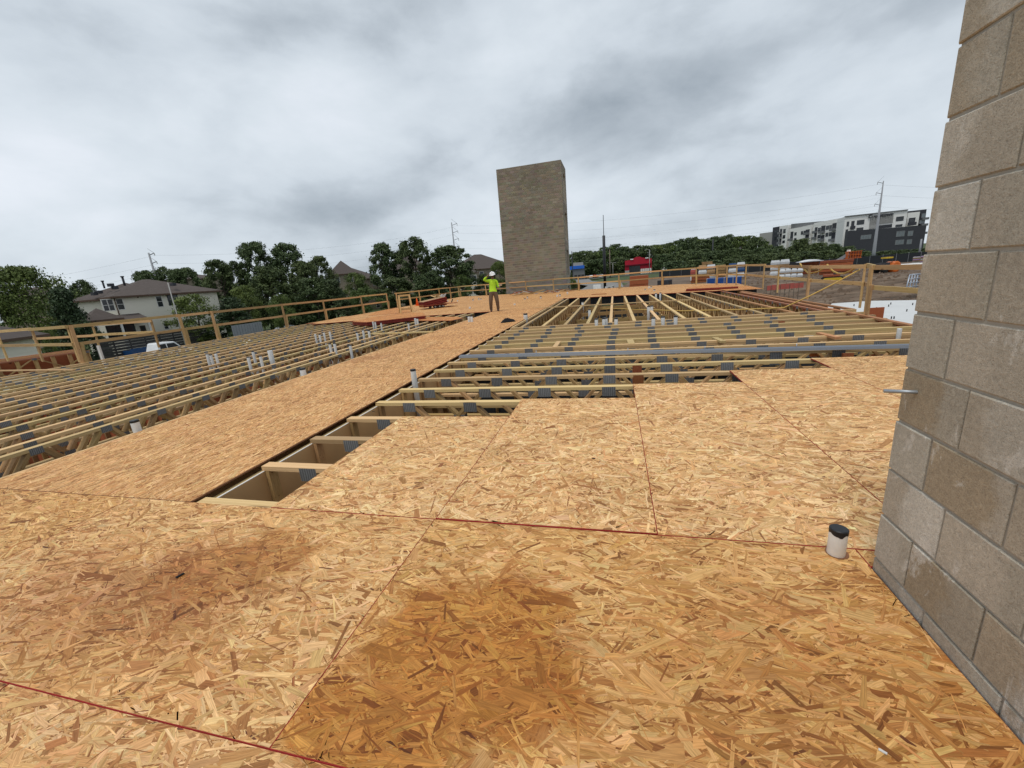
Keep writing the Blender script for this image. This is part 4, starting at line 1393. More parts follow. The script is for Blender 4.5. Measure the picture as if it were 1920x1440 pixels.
# jacket on the deck
q = at(951, 604)
mb = MB(); n = 18
vs, fs = [], []
rads = [1.0, .75, .4, 0.12]
for i, rr in enumerate(rads):
    for j in range(n):
        aa = 2 * pi * j / n
        ww = (1 + .28 * sin(2 * aa + .5) + .18 * sin(3 * aa + 1) + .12 * sin(5 * aa))
        vs.append((.19 * rr * cos(aa) * ww, .16 * rr * sin(aa) * ww, [.004, .06, .10, .125][i] + .02 * sin(3 * aa + i) * (i > 0)))
for i in range(3):
    for j in range(n):
        fs.append((i * n + j, i * n + (j + 1) % n, (i + 1) * n + (j + 1) % n, (i + 1) * n + j))
fs.append(tuple(range(3 * n, 4 * n)))
mb.add(vs, fs, smooth=True)
tag(mb.build('jacket', MAT['cloth_black'], None, (q.x, q.y, 0)), 'black jacket dropped in a heap on the walkway', 'jacket')

# debris heap by the far edge
q = at(1000, 551)
db = thing('scrap_pile', 'untidy pile of timber and cardboard scraps at the far edge before the tower', 'scraps', q)
for k in range(46):
    u = random.uniform(-1.6, 3.2)
    M4 = Matrix.Translation((u, random.uniform(-.7, .7), random.uniform(.02, .28 - .05 * max(0, u)))) @ Matrix.Rotation(random.uniform(-.7, .7), 4, 'Z') @ Matrix.Rotation(random.uniform(-.25, .25), 4, 'Y')
    l = random.uniform(.1, .55)
    mb = MB(); mb.box((-l, -.06, -.02), (l, .06, .02), M4=M4)
    mb.build('scrap', (MAT['timber'], MAT['cardboard'], MAT['redwood'], MAT['wrap'], MAT['web'], MAT['redwood'])[k % 6], db)
# small bits of litter on the sheets: nail strips and offcuts
for k, (x, y, l) in enumerate(((1113, 860, .012), (338, 1080, .018), (1655, 1410, .009), (700, 772, .014), (1010, 720, .016))):
    q = at(x, y)
    mb = MB(); mb.box((-l, -l * .35, 0), (l, l * .35, l * .3), M4=Matrix.Rotation(k * 1.3, 4, 'Z'))
    lab = ('dark chip of wood lying on the middle stepped sheet', 'black scrap of tape on the left foreground sheet', 'pale crumb on the sheet close to the wall base', 'dark chip lying on the walkway', 'dark offcut lying on the second stepped sheet')[k]
    tag(mb.build('wood_chip', MAT['cloth_black'] if k != 2 else MAT['pvc'], None, (q.x, q.y, .001)), lab, 'scrap')


# ------------------------------------------------------------------ trees
def crown_mesh(name, seed, h, r, n_cl, n_leaf, ls, mat, z0=0.12, shape='round', spread=0.28):
    """leaf-sized faces in clumps spread through the crown's volume"""
    R = np.random.default_rng(seed)
    cs = []
    while len(cs) < n_cl:
        u = R.random(); a = R.random() * 2 * pi
        if shape == 'cone': prof = (1 - u) ** 0.75 * (0.35 + 0.65 * min(1, u * 6)) if u < 1 else 0
        elif shape == 'peak': prof = min(1, 3.2 * u + .35) * max(0, 1 - u) ** .55 * (0.85 + .25 * sin(4 * a + 7 * u))
        elif shape == 'spread': prof = math.sqrt(max(0, 1 - (2 * u - 0.9) ** 2 * .9))
        else: prof = math.sqrt(max(0, 1 - (2 * u - 1) ** 2)) * (0.78 + 0.3 * sin(3 * a + seed) * sin(5 * u + seed)) + .08
        rr = r * prof * (0.35 + 0.65 * math.sqrt(R.random()))
        cs.append((rr * cos(a), rr * sin(a), h * (z0 + (1 - z0) * u), R.random()))
    cs = np.array(cs)
    per = n_leaf // n_cl
    n = per * n_cl
    ci = np.repeat(np.arange(n_cl), per)
    cr = (r * spread * (0.45 + 0.8 * R.random(n_cl)))[ci] * np.where(R.random(n) < .14, 1.7, 1.0)
    d = R.normal(0, 1, (n, 3)); d /= np.linalg.norm(d, axis=1)[:, None]
    P = cs[ci, :3] + d * (cr * R.random(n) ** 0.4)[:, None] * np.array([1, 1, .75])
    P[:, 2] = np.minimum(P[:, 2], h * (0.97 + 0.05 * R.random(n)))
    nrm = d * 0.7 + R.normal(0, .6, (n, 3)) + np.array([0, 0, .45]); nrm /= np.linalg.norm(nrm, axis=1)[:, None]
    t = np.cross(nrm, R.normal(0, 1, (n, 3))); t /= np.linalg.norm(t, axis=1)[:, None]
    b_ = np.cross(nrm, t)
    s = ls * (0.6 + 0.8 * R.random(n))[:, None]
    q = np.stack([P - t * s, P - b_ * s * .5, P + t * s, P + b_ * s * .5], 1).reshape(-1, 3)
    me = bpy.data.meshes.new(name)
    me.vertices.add(4 * n); me.vertices.foreach_set('co', q.astype(np.float32).ravel())
    me.loops.add(4 * n); me.loops.foreach_set('vertex_index', np.arange(4 * n, dtype=np.int32))
    me.polygons.add(n); me.polygons.foreach_set('loop_start', np.arange(n, dtype=np.int32) * 4)
    me.polygons.foreach_set('loop_total', np.full(n, 4, np.int32))
    me.materials.append(mat)
    c = np.ones((n, 4), np.float32); v = np.clip(0.45 * cs[ci, 3] + 0.6 * R.random(n), 0, 1)
    c[:, 0] = c[:, 1] = c[:, 2] = v
    me.attributes.new('Col', 'FLOAT_COLOR', 'FACE').data.foreach_set('color', c.ravel())
    me.update(calc_edges=True)
    # limbs
    tb = MB(); tr = random.Random(seed)
    tb.tube([(0, 0, -.6), (.05 * r, 0, h * .25), (.02 * r, .05 * r, h * .55), (0, 0, h * .85)], [h * .022, h * .017, h * .010, h * .003], 7)
    for k in range(9):
        zz = h * (0.2 + 0.06 * k); a = tr.random() * 6.28; l = r * tr.uniform(.45, .8) * (1 - .05 * k)
        tb.tube([(.03 * r, .02 * r, zz), (l * .5 * cos(a), l * .5 * sin(a), zz + h * .06), (l * cos(a), l * sin(a), zz + h * .13)], [h * .009, h * .006, h * .002], 5)
    tm = tb.mesh('trunk', MAT['bark'])
    return me, tm, h, r


TV = {
    'oak': crown_mesh('crown', 3, 10, 3.9, 150, 22000, .155, MAT['leaf'], spread=.19),
    'oak2': crown_mesh('crown', 5, 10, 3.4, 150, 22000, .15, MAT['leaf'], .06, spread=.19),
    'upright': crown_mesh('crown', 8, 10, 3.1, 130, 21000, .15, MAT['leaf'], .03, spread=.22),
    'loose': crown_mesh('crown', 12, 10, 4.2, 70, 13000, .15, MAT['leaf2'], .1, spread=.24),
    'bright': crown_mesh('crown', 15, 10, 5.4, 130, 26000, .155, MAT['leaf2'], .05, 'spread'),
    'ever': crown_mesh('crown', 19, 10, 4.2, 110, 15000, .17, MAT['leaf3'], .04, 'cone', .2),
    'wood': crown_mesh('crown', 23, 10, 4.6, 70, 5200, .36, MAT['leaf'], .04),
    'wood2': crown_mesh('crown', 27, 10, 5.2, 80, 5600, .36, MAT['leaf'], .02, 'spread'),
    'wood3': crown_mesh('crown', 29, 10, 4.0, 60, 4600, .36, MAT['leaf2'], .05),
}


def tree(kind, label, px, py, d, w_px=None, group=None, cat='tree', name='tree', base=None):
    """px, py: where the tip shows; d: metres away; w_px: crown width"""
    top = at_dist(px, py, d)
    zb = hgt(top.x, top.y) if base is None else base
    cm, tm, h, r = TV[kind]
    H = max(0.8, top.z - zb)
    sz = H / h
    k = F_PX / (ray(px, py).normalized().dot(FWD) * d) / ray(px, py).normalized().dot(FWD) * .92
    sx = (w_px * (1.18 if cat == 'tree' and d < 110 else 1.0) / k / 2 / r) if w_px else sz
    t = thing(name, label, cat, (top.x, top.y, zb), group, rz=random.uniform(0, 6.28))
    t.scale = (sx, sx, sz)
    link(bpy.data.objects.new('trunk', tm), t)
    link(bpy.data.objects.new('crown', cm), t)
    return t


G_L = 'trees along the left lawn'
for a in (
    ('bright', 'big bright green tree at the far left edge behind the low garage', 28, 503, 74, 175),
    ('ever', 'dark spreading evergreen between the garage and the cream house', 112, 541, 57, 112),
    ('oak2', 'small grey green tree peeking over the left roof of the cream house', 150, 527, 96, 62),
    ('oak', 'small round tree rising behind the ridge of the cream house, left of the steel pole', 270, 509, 100, 62),
    ('oak2', 'twin topped tree behind the cream house just right of the steel pole', 309, 502, 100, 66),
    ('oak', 'bushy tree behind the right end of the cream house roof', 344, 504, 98, 70),
    ('loose', 'wispy dark shrub tree growing in front of the cream house wall', 358, 553, 60, 92),
    ('upright', 'dark tree at the right corner of the cream house', 404, 489, 78, 66),
    ('oak2', 'shorter dark tree left of the tallest left hand tree', 432, 492, 80, 62),
    ('oak', 'tallest dark tree of the left hand group, with a knobbly top', 473, 456, 80, 74),
    ('upright', 'tall dark tree just right of the tallest left hand tree', 531, 459, 78, 74),
    ('oak2', 'dark filler tree low between the two tallest left hand trees', 500, 500, 70, 80),
    ('oak', 'dark tree under the right shoulder of the left hand group', 566, 492, 74, 64),
    ('upright', 'two peaked tree left of the brown apartment roof', 597, 482, 84, 46),
    ('ever', 'low dark evergreen under the left hand group above the fence', 430, 560, 58, 100),
    ('ever', 'dark evergreen bush below the two peaked tree', 622, 525, 66, 70),
    ('loose', 'pale loose young tree before the brown apartment windows', 662, 512, 70, 52),
    ('loose', 'lighter green rounded shrub behind the middle of the left guardrail', 524, 553, 58, 46),
    ('upright', 'first of the three upright trees, left of the gap before the brown roofs', 712, 458, 84, 60),
    ('oak2', 'middle and tallest of the three upright trees behind the sawhorse', 772, 447, 84, 70),
    ('oak', 'broad pale leaved tree behind the cart, left of the thin steel pole base', 838, 463, 82, 88),
    ('oak2', 'dark low tree filling the gap behind the gate in the left guardrail', 738, 520, 74, 66),
    ('ever', 'dark shrub below the three upright trees near the cart', 812, 525, 72, 80),
    ('oak', 'mid green tree filling the gap right of the left hand group', 585, 522, 68, 84),
    ('loose', 'pale green shrub below the brown apartment roof', 682, 540, 66, 60),
    ('oak2', 'dark shrub between the middle and right upright trees', 800, 512, 70, 60),
    ('loose', 'light shrub under the left shoulder of the left hand group', 455, 536, 66, 60),
    ('loose', 'small mid green tree beside the left face of the block tower', 934, 490, 92, 36),
    ('oak2', 'small dark tree behind the worker', 908, 514, 84, 40),
    ('loose', 'light green bush at the end of the three upright trees', 866, 516, 78, 34),
):
    tree(*a[:2], *a[2:], group=G_L)
tree('loose', 'round grey green bush right of the block tower base', 1073, 524, 60, 22, cat='bush', name='bush')
tree('loose', 'green bush just beyond the left wing guardrail', 88, 618, 46, 40, cat='bush', name='bush')
tree('ever', 'dark bush under the porch of the cream house', 185, 622, 58, 36, cat='bush', name='bush')

G_R = 'trees of the far wood on the right'
far_tops = [(1068, 478), (1083, 474), (1097, 471), (1111, 474), (1124, 471), (1139, 464), (1153, 459), (1168, 464), (1183, 466), (1198, 461), (1212, 462), (1228, 460), (1243, 459), (1258, 456), (1272, 452), (1286, 448), (1299, 446),
            (1312, 449), (1326, 450), (1339, 445), (1352, 445), (1365, 441), (1378, 446), (1391, 444), (1405, 443), (1418, 446), (1432, 454)]
for i, (x, y) in enumerate(far_tops):
    tree(('wood', 'wood2', 'wood3')[i % 3] if i % 4 else 'wood', 'dark round crowned tree in the far wooded ridge beyond the road', x, y, (205 if x > 1262 else 330) + 40 * ((i * 7) % 5) / 5, 34 + (i * 5) % 13, G_R)
mid_tops = [(1072, 492), (1106, 488), (1122, 486), (1160, 484), (1236, 478), (1252, 476), (1268, 474), (1285, 470), (1303, 472), (1320, 468), (1338, 472), (1356, 470), (1374, 466), (1392, 468), (1408, 470), (1425, 464), (1442, 468),
            (1458, 462), (1473, 470), (1488, 462), (1503, 449), (1519, 462), (1534, 456), (1549, 462), (1563, 458), (1578, 464), (1592, 462), (1606, 468), (1619, 472), (1662, 470), (1676, 474), (1692, 468), (1708, 472), (1724, 466), (1738, 470)]
for i, (x, y) in enumerate(mid_tops):
    tree(('wood2', 'wood')[i % 2], 'low dark tree in front of the far wood and the white apartments', x, y, (165 if x > 1262 else 290) + 18 * ((i * 3) % 4) / 4, 36 + (i * 7) % 12, 'low trees before the far wood')
rowb = [(1265, 490), (1300, 488), (1335, 489), (1370, 486), (1405, 478), (1440, 476), (1475, 474), (1510, 472), (1545, 471), (1580, 474)]
for i, (x, y) in enumerate(rowb):
    tree('wood2', 'wide dark hedge tree behind the black silt fence', x, y, 135 + (i % 3) * 5, 52, 'hedge trees behind the silt fence')


# ------------------------------------------------------------------ buildings
class Facade:
    """a vertical wall plane between two ground points, seen from the camera"""

    def __init__(self, P, Q):
        self.P = Vector((P.x, P.y, 0)); d = Vector((Q.x - P.x, Q.y - P.y, 0))
        self.L = d.length; self.u = d.normalized()
        self.n = Vector((self.u.y, -self.u.x, 0))
        if self.n.dot(-self.P) < 0: self.n = -self.n

    def uv(self, x, y):
        p = on_plane(x, y, self.P, self.n)
        return (p - self.P).dot(self.u), p.z

    def mat(self, u, z, off=0.0):
        R = Matrix((self.u, -self.n, Vector((0, 0, 1)))).transposed().to_4x4()
        R.translation = self.P + self.u * u + self.n * off + Vector((0, 0, z))
        return R

    def box(self, name, u0, u1, z0, z1, o0, o1, m, parent, mats=None):
        mb = MB(); mb.box((u0, -o1, z0), (u1, -o0, z1), M4=self.mat(0, 0))
        o = mb.build(name, m)
        return place(o, parent)

    def px_rect(self, x0, y0, x1, y1):
        cx, cy = (x0 + x1) / 2, (y0 + y1) / 2
        u0, _ = self.uv(x0, cy); u1, _ = self.uv(x1, cy)
        _, z1 = self.uv(cx, y0); _, z0 = self.uv(cx, y1)
        return min(u0, u1), max(u0, u1), min(z0, z1), max(z0, z1)

    def window(self, rect, parent, nx=1, ny=2, frame_m='trim', fw=0.07, proud=0.03, glass='glass'):
        u0, u1, z0, z1 = rect
        fr = MB(); M4 = self.mat(0, 0)
        for a, b_, c, d in ((u0, u1, z1 - fw, z1), (u0, u1, z0, z0 + fw), (u0, u0 + fw, z0 + fw, z1 - fw), (u1 - fw, u1, z0 + fw, z1 - fw)):
            fr.box((a, -proud, c), (b_, 0.05, d), M4=M4)
        for i in range(1, nx):
            uu = u0 + (u1 - u0) * i / nx; fr.box((uu - fw * .45, -proud * .8, z0 + fw), (uu + fw * .45, 0.05, z1 - fw), M4=M4)
        for i in range(1, ny):
            zz = z0 + (z1 - z0) * i / ny; fr.box((u0 + fw, -proud * .7, zz - fw * .3), (u1 - fw, 0.04, zz + fw * .3), M4=M4)
        w = place(fr.build('window', MAT[frame_m]), parent)
        g = MB(); g.box((u0 + fw * .9, -proud + .012, z0 + fw * .9), (u1 - fw * .9, 0.03, z1 - fw * .9), M4=M4)
        go = g.build('pane', MAT[glass]); go.parent = w
        go.matrix_basis = (parent_inv(w)) @ Matrix.Identity(4) if False else w.matrix_basis.inverted() @ parent_inv(parent)
        return w


def hip_roof(F_, u0, u1, v0, v1, z, rise, over, parent, name='roof', ridge_along_u=True, mat='roof'):
    """hip roof over a rectangle in the facade's frame (v grows away from the camera)"""
    mb = MB(); M4 = F_.mat(0, 0)
    a0, a1, b0, b1 = u0 - over, u1 + over, v0 - over, v1 + over
    hw = (b1 - b0) / 2 if ridge_along_u else (a1 - a0) / 2
    if ridge_along_u:
        r0, r1 = (a0 + hw, (b0 + b1) / 2), (a1 - hw, (b0 + b1) / 2)
        if r0[0] > r1[0]: r0 = r1 = ((a0 + a1) / 2, (b0 + b1) / 2)
    else:
        r0, r1 = ((a0 + a1) / 2, b0 + hw), ((a0 + a1) / 2, b1 - hw)
        if r0[1] > r1[1]: r0 = r1 = ((a0 + a1) / 2, (b0 + b1) / 2)
    V = [(a0, b0, z), (a1, b0, z), (a1, b1, z), (a0, b1, z), (*r0, z + rise), (*r1, z + rise)]
    B_ = [(x, y, z - .18) for x, y, _ in V[:4]]
    V = [M4 @ Vector(p) for p in V + B_]
    if ridge_along_u: fs = [(0, 1, 5, 4), (1, 2, 5), (2, 3, 4, 5), (3, 0, 4)]
    else: fs = [(0, 1, 4), (1, 2, 5, 4), (2, 3, 5), (3, 0, 4, 5)]
    fs += [(6, 7, 1, 0), (7, 8, 2, 1), (8, 9, 3, 2), (9, 6, 0, 3), (9, 8, 7, 6)]
    mb.add(V, fs)
    mb.m = [0] * 4 + [1] * 5
    return place(mb.build(name, [MAT[mat], MAT['brown_trim']]), parent)


def siding(F_, u0, u1, z0, z1, v1, parent, mat='cream', step=0.2):
    """house body with lapped boards standing proud on the facing side"""
    mb = MB(); mb.box((u0, 0.02, z0), (u1, v1, z1), M4=F_.mat(0, 0))
    w = place(mb.build('wall', MAT[mat]), parent)
    mb = MB(); z = z0; M4 = F_.mat(0, 0)
    while z < z1 - .02:
        t = min(z + step, z1)
        V = [M4 @ Vector(p) for p in ((u0, -.012, z), (u1, -.012, z), (u1, .019, z), (u0, .019, z), (u0, .008, t), (u1, .008, t))]
        mb.add(V, [(0, 1, 5, 4), (0, 3, 2, 1)]); z += step
    s = mb.build('siding', MAT[mat]); s.parent = w; s.matrix_basis = w.matrix_basis.inverted() @ parent_inv(parent); s['kind'] = 'stuff'
    return w


C1 = lambda x, y: (x / 4, 440 + y / 4)            # close-up of the left part of the photograph


def cream_house():
    A = at_dist(214, 556, 62); Bq = at_dist(405, 545, 66)
    Fh = Facade(A, Bq)
    h = thing('cream_house', 'two storey cream sided house with brown hip roof at the left', 'house', (A.x, A.y, -3.6))
    ze = A.z; zg = -3.7
    siding(Fh, 0, Fh.L, zg, ze, 9.5, h)
    hip_roof(Fh, 0, Fh.L, 0, 9.5, ze, 1.95, .5, h)
    # left wing, set back
    Fw = Facade(at_dist(137, 562, 66), at_dist(213, 557, 64.2))
    siding(Fw, 0.1, Fw.L, zg, ze - .1, 6, h)
    hip_roof(Fw, 0.1, Fw.L + 2, 0, 9, ze - .1, 1.8, .5, h, ridge_along_u=True)

    def R(x0, y0, x1, y1): return Fh.px_rect(*C1(x0, y0), *C1(x1, y1))
    Fh.window(R(765, 482, 858, 575), h, 2, 2)
    Fh.window(R(872, 478, 932, 566), h, 1, 2)
    Fh.window(R(1172, 458, 1222, 545), h, 1, 2)
    Fh.window(R(1258, 450, 1338, 530), h, 2, 2, 'charcoal')
    Fh.window(R(1052, 680, 1096, 738), h, 1, 1, 'brown_trim')
    Fh.window(R(1226, 660, 1266, 712), h, 1, 2)
    u0, _, z0, z1 = R(905, 662, 1010, 760)[0], 0, *R(905, 662, 1010, 760)[2:]
    r = R(800, 672, 1020, 770)
    Fh.window(r, h, 3, 1, 'charcoal')
    # porch roof
    ra = Fh.px_rect(*C1(640, 640), *C1(1060, 668))
    mb = MB(); M4 = Fh.mat(0, 0)
    V = [M4 @ Vector(p) for p in ((ra[0], -2.2, ra[3] - .15), (ra[1], -2.2, ra[3] - .15), (ra[1], 0.0, ra[3] + .5), (ra[0], 0.0, ra[3] + .5), (ra[0], -2.2, ra[3] - .33), (ra[1], -2.2, ra[3] - .33), (ra[1], 0, ra[3] + .2), (ra[0], 0, ra[3] + .2))]
    mb.add(V, [(0, 1, 2, 3), (4, 7, 6, 5), (0, 4, 5, 1), (1, 5, 6, 2), (3, 7, 4, 0)])
    place(mb.build('porch_roof', MAT['roof']), h)
    for f in (0.03, .45, .97):
        u = ra[0] + (ra[1] - ra[0]) * f
        Fh.box('porch_post', u - .09, u + .09, zg, ra[3] - .34, 1.95, 2.13, MAT['trim'], h)
    # lower hip over the left porch
    rb_ = Fh.px_rect(*C1(600, 570), *C1(850, 640))
    hip_roof(Fh, rb_[0], rb_[1], -1.6, 1.0, rb_[2], 1.2, .2, h, 'porch_roof')
    # downpipe
    mb = MB(); p0 = on_plane(*C1(850, 462), Fh.P + Fh.n * .08, Fh.n); p1 = on_plane(*C1(888, 620), Fh.P + Fh.n * .08, Fh.n)
    mb.tube([p0 + Vector((0, 0, -.1)), Vector((p0.x, p0.y, p1.z - 1.2))], .06, 6); place(mb.build('downpipe', MAT['brown_trim']), h)
    # roof vents
    for (x, y0, y1, r_) in ((785, 352, 385, .09), (937, 318, 365, .11)):
        q0 = at_dist(*C1(x, y1 + 18), 66); q1 = at_dist(*C1(x - 4, y0), 66)
        mb = MB(); mb.tube([q0, Vector((q0.x, q0.y, q1.z))], r_, 8); mb.tube([Vector((q0.x, q0.y, q1.z)), Vector((q0.x, q0.y, q1.z + .12))], r_ * 1.6, 8)
        place(mb.build('vent_pipe', MAT['charcoal']), h)
    for (x, y) in ((705, 437), (742, 425), (860, 392), (828, 372), (1296, 368)):
        q0 = at_dist(*C1(x, y), 64.5)
        mb = MB(); mb.box((-.25, -.2, -.25), (.25, .2, .08), M4=Matrix.Translation(q0)); place(mb.build('roof_vent', MAT['charcoal']), h)


cream_house()


def simple_house(label, name, x0, x1, ytop_eave, d0, d1, wall, depth, rise, floors=2, cat='house', windows=True, wx_=None, along=True):
    A = at_dist(x0, ytop_eave[0], d0); Bq = at_dist(x1, ytop_eave[1], d1)
    Fh = Facade(A, Bq)
    ze = (A.z + Bq.z) / 2; zg = min(hgt(A.x, A.y), hgt(Bq.x, Bq.y)) - .3
    h = thing(name, label, cat, (A.x, A.y, zg))
    siding(Fh, 0, Fh.L, zg, ze, depth, h, wall, .35)
    hip_roof(Fh, 0, Fh.L, 0, depth, ze, rise, .5, h, ridge_along_u=along)
    if windows:
        n = max(2, int(Fh.L / 3.6))
        for i in range(n):
            for k in range(floors):
                u = Fh.L * (i + .5) / n
                zt = ze - .7 - 2.9 * k
                if zt - 1.3 < zg + .3: continue
                Fh.window((u - .6, u + .6, zt - 1.35, zt), h, 1, 2)
    return Fh, h


simple_house('low garage with grey hip roof and pale wall at the far left edge', 'garage', -60, 66, (645, 628), 40, 44, 'cream', 7, 2.0, 1, 'garage', False)
simple_house('brown apartment block with hip roof left of the three upright trees', 'apartment_block', 618, 668, (515, 512), 112, 112, 'tan', 9, 3.4, 3, 'apartments', along=False)
simple_house('longer brown roofed apartment block just left of the three upright trees', 'apartment_block', 664, 712, (524, 520), 115, 120, 'tan', 12, 3.2, 3, 'apartments')
simple_house('brown roofed apartment block behind the middle of the three upright trees', 'apartment_block', 722, 800, (507, 502), 112, 112, 'tan', 14, 5.2, 3, 'apartments')
simple_house('grey brown roofed apartment block between the cart and the tower', 'apartment_block', 862, 965, (506, 500), 112, 118, 'tan', 14, 4.2, 3, 'apartments')
simple_house('brown roof behind the pole between the cream house and the trees', 'apartment_block', 336, 420, (524, 520), 120, 124, 'tan', 12, 1.6, 2, 'apartments', False)
simple_house('distant grey roof left of the cream house ridge', 'distant_house', 112, 150, (552, 549), 105, 108, 'tan', 10, 1.6, 2, 'house', False)
# pale gabled bay on the block behind the worker
Fb, hb_ = simple_house('pale two tone apartment front beside the worker', 'apartment_block', 873, 893, (512, 511), 100, 101, 'cream', 5, 1.6, 2, 'apartments')

# dark slat fence and grey fence
fa, fb = at_dist(176, 636, 54), at_dist(392, 617, 60)
Ff = Facade(fa, fb)
ft = thing('slat_fence', 'dark weathered horizontal slat fence in front of the cream house', 'fence', (fa.x, fa.y, -3.6))
nb = 9; top = (fa.z + fb.z) / 2
hh = (top + 3.6) / nb
nseg = 8
for s_ in range(nseg):
    u0, u1 = Ff.L * s_ / nseg, Ff.L * (s_ + 1) / nseg
    Ff.box('post', u0 - .05, u0 + .05, -3.7, top + .08, -.04, .05, MAT['fence_dark'], ft)
    for k in range(nb):
        Ff.box('slat', u0 + .052, u1 - .052, -3.6 + hh * k + .02, -3.6 + hh * (k + 1) - .015, random.uniform(-.01, 0), .02, MAT['fence_dark'], ft)
fa, fb = at_dist(433, 611, 48), at_dist(489, 603, 50)
Ff = Facade(fa, fb)
ft = thing('metal_fence', 'grey corrugated metal fence panel behind the left guardrail', 'fence', (fa.x, fa.y, -3.6))
n = 22
for k in range(n):
    u0 = Ff.L * k / n
    Ff.box('panel', u0 + .01, u0 + Ff.L / n - .01, -3.7, (fa.z + fb.z) / 2, 0, .03 + .025 * (k % 2), MAT['fence_grey'], ft)
# white post at the wing
q0 = at_dist(184, 648, 19.0)
lumber_piece('white_board', 'white upright board beside the double post at the left wing', 'board', (q0.x, q0.y, -1.6), (q0.x, q0.y, q0.z), .10, .05, MAT['trim'])


# ------------------------------------------------------------------ vehicles
def vehicle(kind, label, px, py, d, head, paint, z=None, name='pickup_truck', cat='pickup', group=None):
    p = at_dist(px, py, d)
    zb = hgt(p.x, p.y) if z is None else z
    t = thing(name, label, cat, (p.x, p.y, zb), group, rz=head)
    mb = MB()
    if kind == 'pickup':
        Lh, Wd = 2.85, .98
        side = [(-2.85, .48), (-2.85, 1.12), (-.55, 1.14), (-.35, 1.86), (-.2, 1.92), (.95, 1.90), (1.1, 1.84), (1.62, 1.22), (2.7, 1.10), (2.86, .95), (2.86, .48)]
    else:
        Lh, Wd = 2.25, .9
        side = [(-2.25, .35), (-2.25, .85), (-1.75, .95), (-1.15, 1.38), (-.7, 1.46), (.35, 1.44), (1.05, .98), (2.05, .82), (2.25, .6), (2.25, .35)]
    n = len(side)
    ins = [(.0 if z_ < 1.2 else .14) for x_, z_ in side] if kind == 'pickup' else [(.0 if z_ < 1.0 else .15) for x_, z_ in side]
    V = [(x_, -Wd + i_, z_) for (x_, z_), i_ in zip(side, ins)] + [(x_, Wd - i_, z_) for (x_, z_), i_ in zip(side, ins)]
    mb.add(V, [tuple(range(n))[::-1], tuple(range(n, 2 * n))] + [(i, (i + 1) % n, n + (i + 1) % n, n + i) for i in range(n)])
    o = mb.build('body', MAT[paint], t)
    bv = o.modifiers.new('bevel', 'BEVEL'); bv.width = .05; bv.segments = 2; bv.limit_method = 'ANGLE'
    if kind == 'pickup':
        wins = [[(-.28, 1.24), (-.2, 1.78), (.28, 1.79), (.28, 1.24)], [(.36, 1.24), (.36, 1.79), (.98, 1.76), (1.38, 1.26)]]
        mb = MB(); mb.box((-2.75, -.8, 1.0), (-.62, .8, 1.145)); mb.build('bed', MAT['black'], t)
        zs = lambda z_: .0 if z_ < 1.2 else .14 * min(1, (z_ - 1.12) / .75)
        ws = MB(); ws.add([(1.14, -.78, 1.80), (1.14, .78, 1.80), (1.585, .86, 1.27), (1.585, -.86, 1.27)], [(0, 1, 2, 3)][::-1]); ws.v = [(x + .015, y, z_ + .015) for x, y, z_ in ws.v]; ws.build('windscreen', MAT['glass'], t)
        whs = (-1.85, 1.85); wr = .40
    else:
        wins = [[(-1.25, .98), (-.95, 1.33), (-.2, 1.37), (-.2, .98)], [(-.12, .98), (-.12, 1.37), (.32, 1.35), (.85, 1.0)]]
        zs = lambda z_: .15 * min(1, max(0, (z_ - .85) / .5))
        ws = MB(); ws.add([(.42, -.68, 1.38), (.42, .68, 1.38), (.98, .76, 1.02), (.98, -.76, 1.02)], [(3, 2, 1, 0)]); ws.v = [(x + .02, y, z_ + .02) for x, y, z_ in ws.v]; ws.build('windscreen', MAT['glass'], t)
        whs = (-1.4, 1.4); wr = .33
    for w in wins:
        for sgn in (-1, 1):
            m_ = MB(); k = len(w)
            V = [(x_, sgn * (Wd - zs(z_) + .006), z_) for x_, z_ in w] + [(x_, sgn * (Wd - zs(z_) - .03), z_) for x_, z_ in w]
            m_.add(V, [tuple(range(k)) if sgn > 0 else tuple(range(k))[::-1]] + [(i, (i + 1) % k, k + (i + 1) % k, k + i) for i in range(k)])
            m_.build('side_window', MAT['glass'], t)
    for x_ in whs:
        for sgn in (-1, 1):
            m_ = MB(); Mw = Matrix.Translation((x_, sgn * (Wd - .12), wr)) @ Matrix.Rotation(pi / 2, 4, 'X')
            m_.lathe([(wr * .6, -.13), (wr, -.11), (wr, .11), (wr * .6, .13)], 18, M4=Mw)
            wo = m_.build('wheel', MAT['tyre'], t)
            m_ = MB(); m_.lathe([(wr * .58, -.135), (wr * .58, .135)], 14, M4=Mw); m_.build('rim', MAT['rim'], wo)
    for sgn in (-1, 1):
        m_ = MB(); m_.box((Lh - .06, sgn * .72 - .16, .82 if kind == 'pickup' else .6), (Lh + .015, sgn * .72 + .16, .98 if kind == 'pickup' else .72)); m_.build('headlight', MAT['trim'], t)
    return t


def heading(px, py, d, px2, py2, d2):
    a, c = at_dist(px, py, d), at_dist(px2, py2, d2)
    return atan2(c.y - a.y, c.x - a.x)


hd = heading(215, 670, 49, 375, 645, 52)
vehicle('pickup', 'white crew cab pickup parked in front of the dark slat fence', 298, 660, 50.4, hd, 'paint_white')
vehicle('sedan', 'dark grey sedan half hidden behind the left guardrail', 537, 610, 62, hd + .3, 'paint_grey', name='parked_car', cat='car')
vehicle('sedan', 'white car roof showing beside the grey metal fence', 478, 622, 46, hd + .1, 'paint_white', name='parked_car', cat='car')
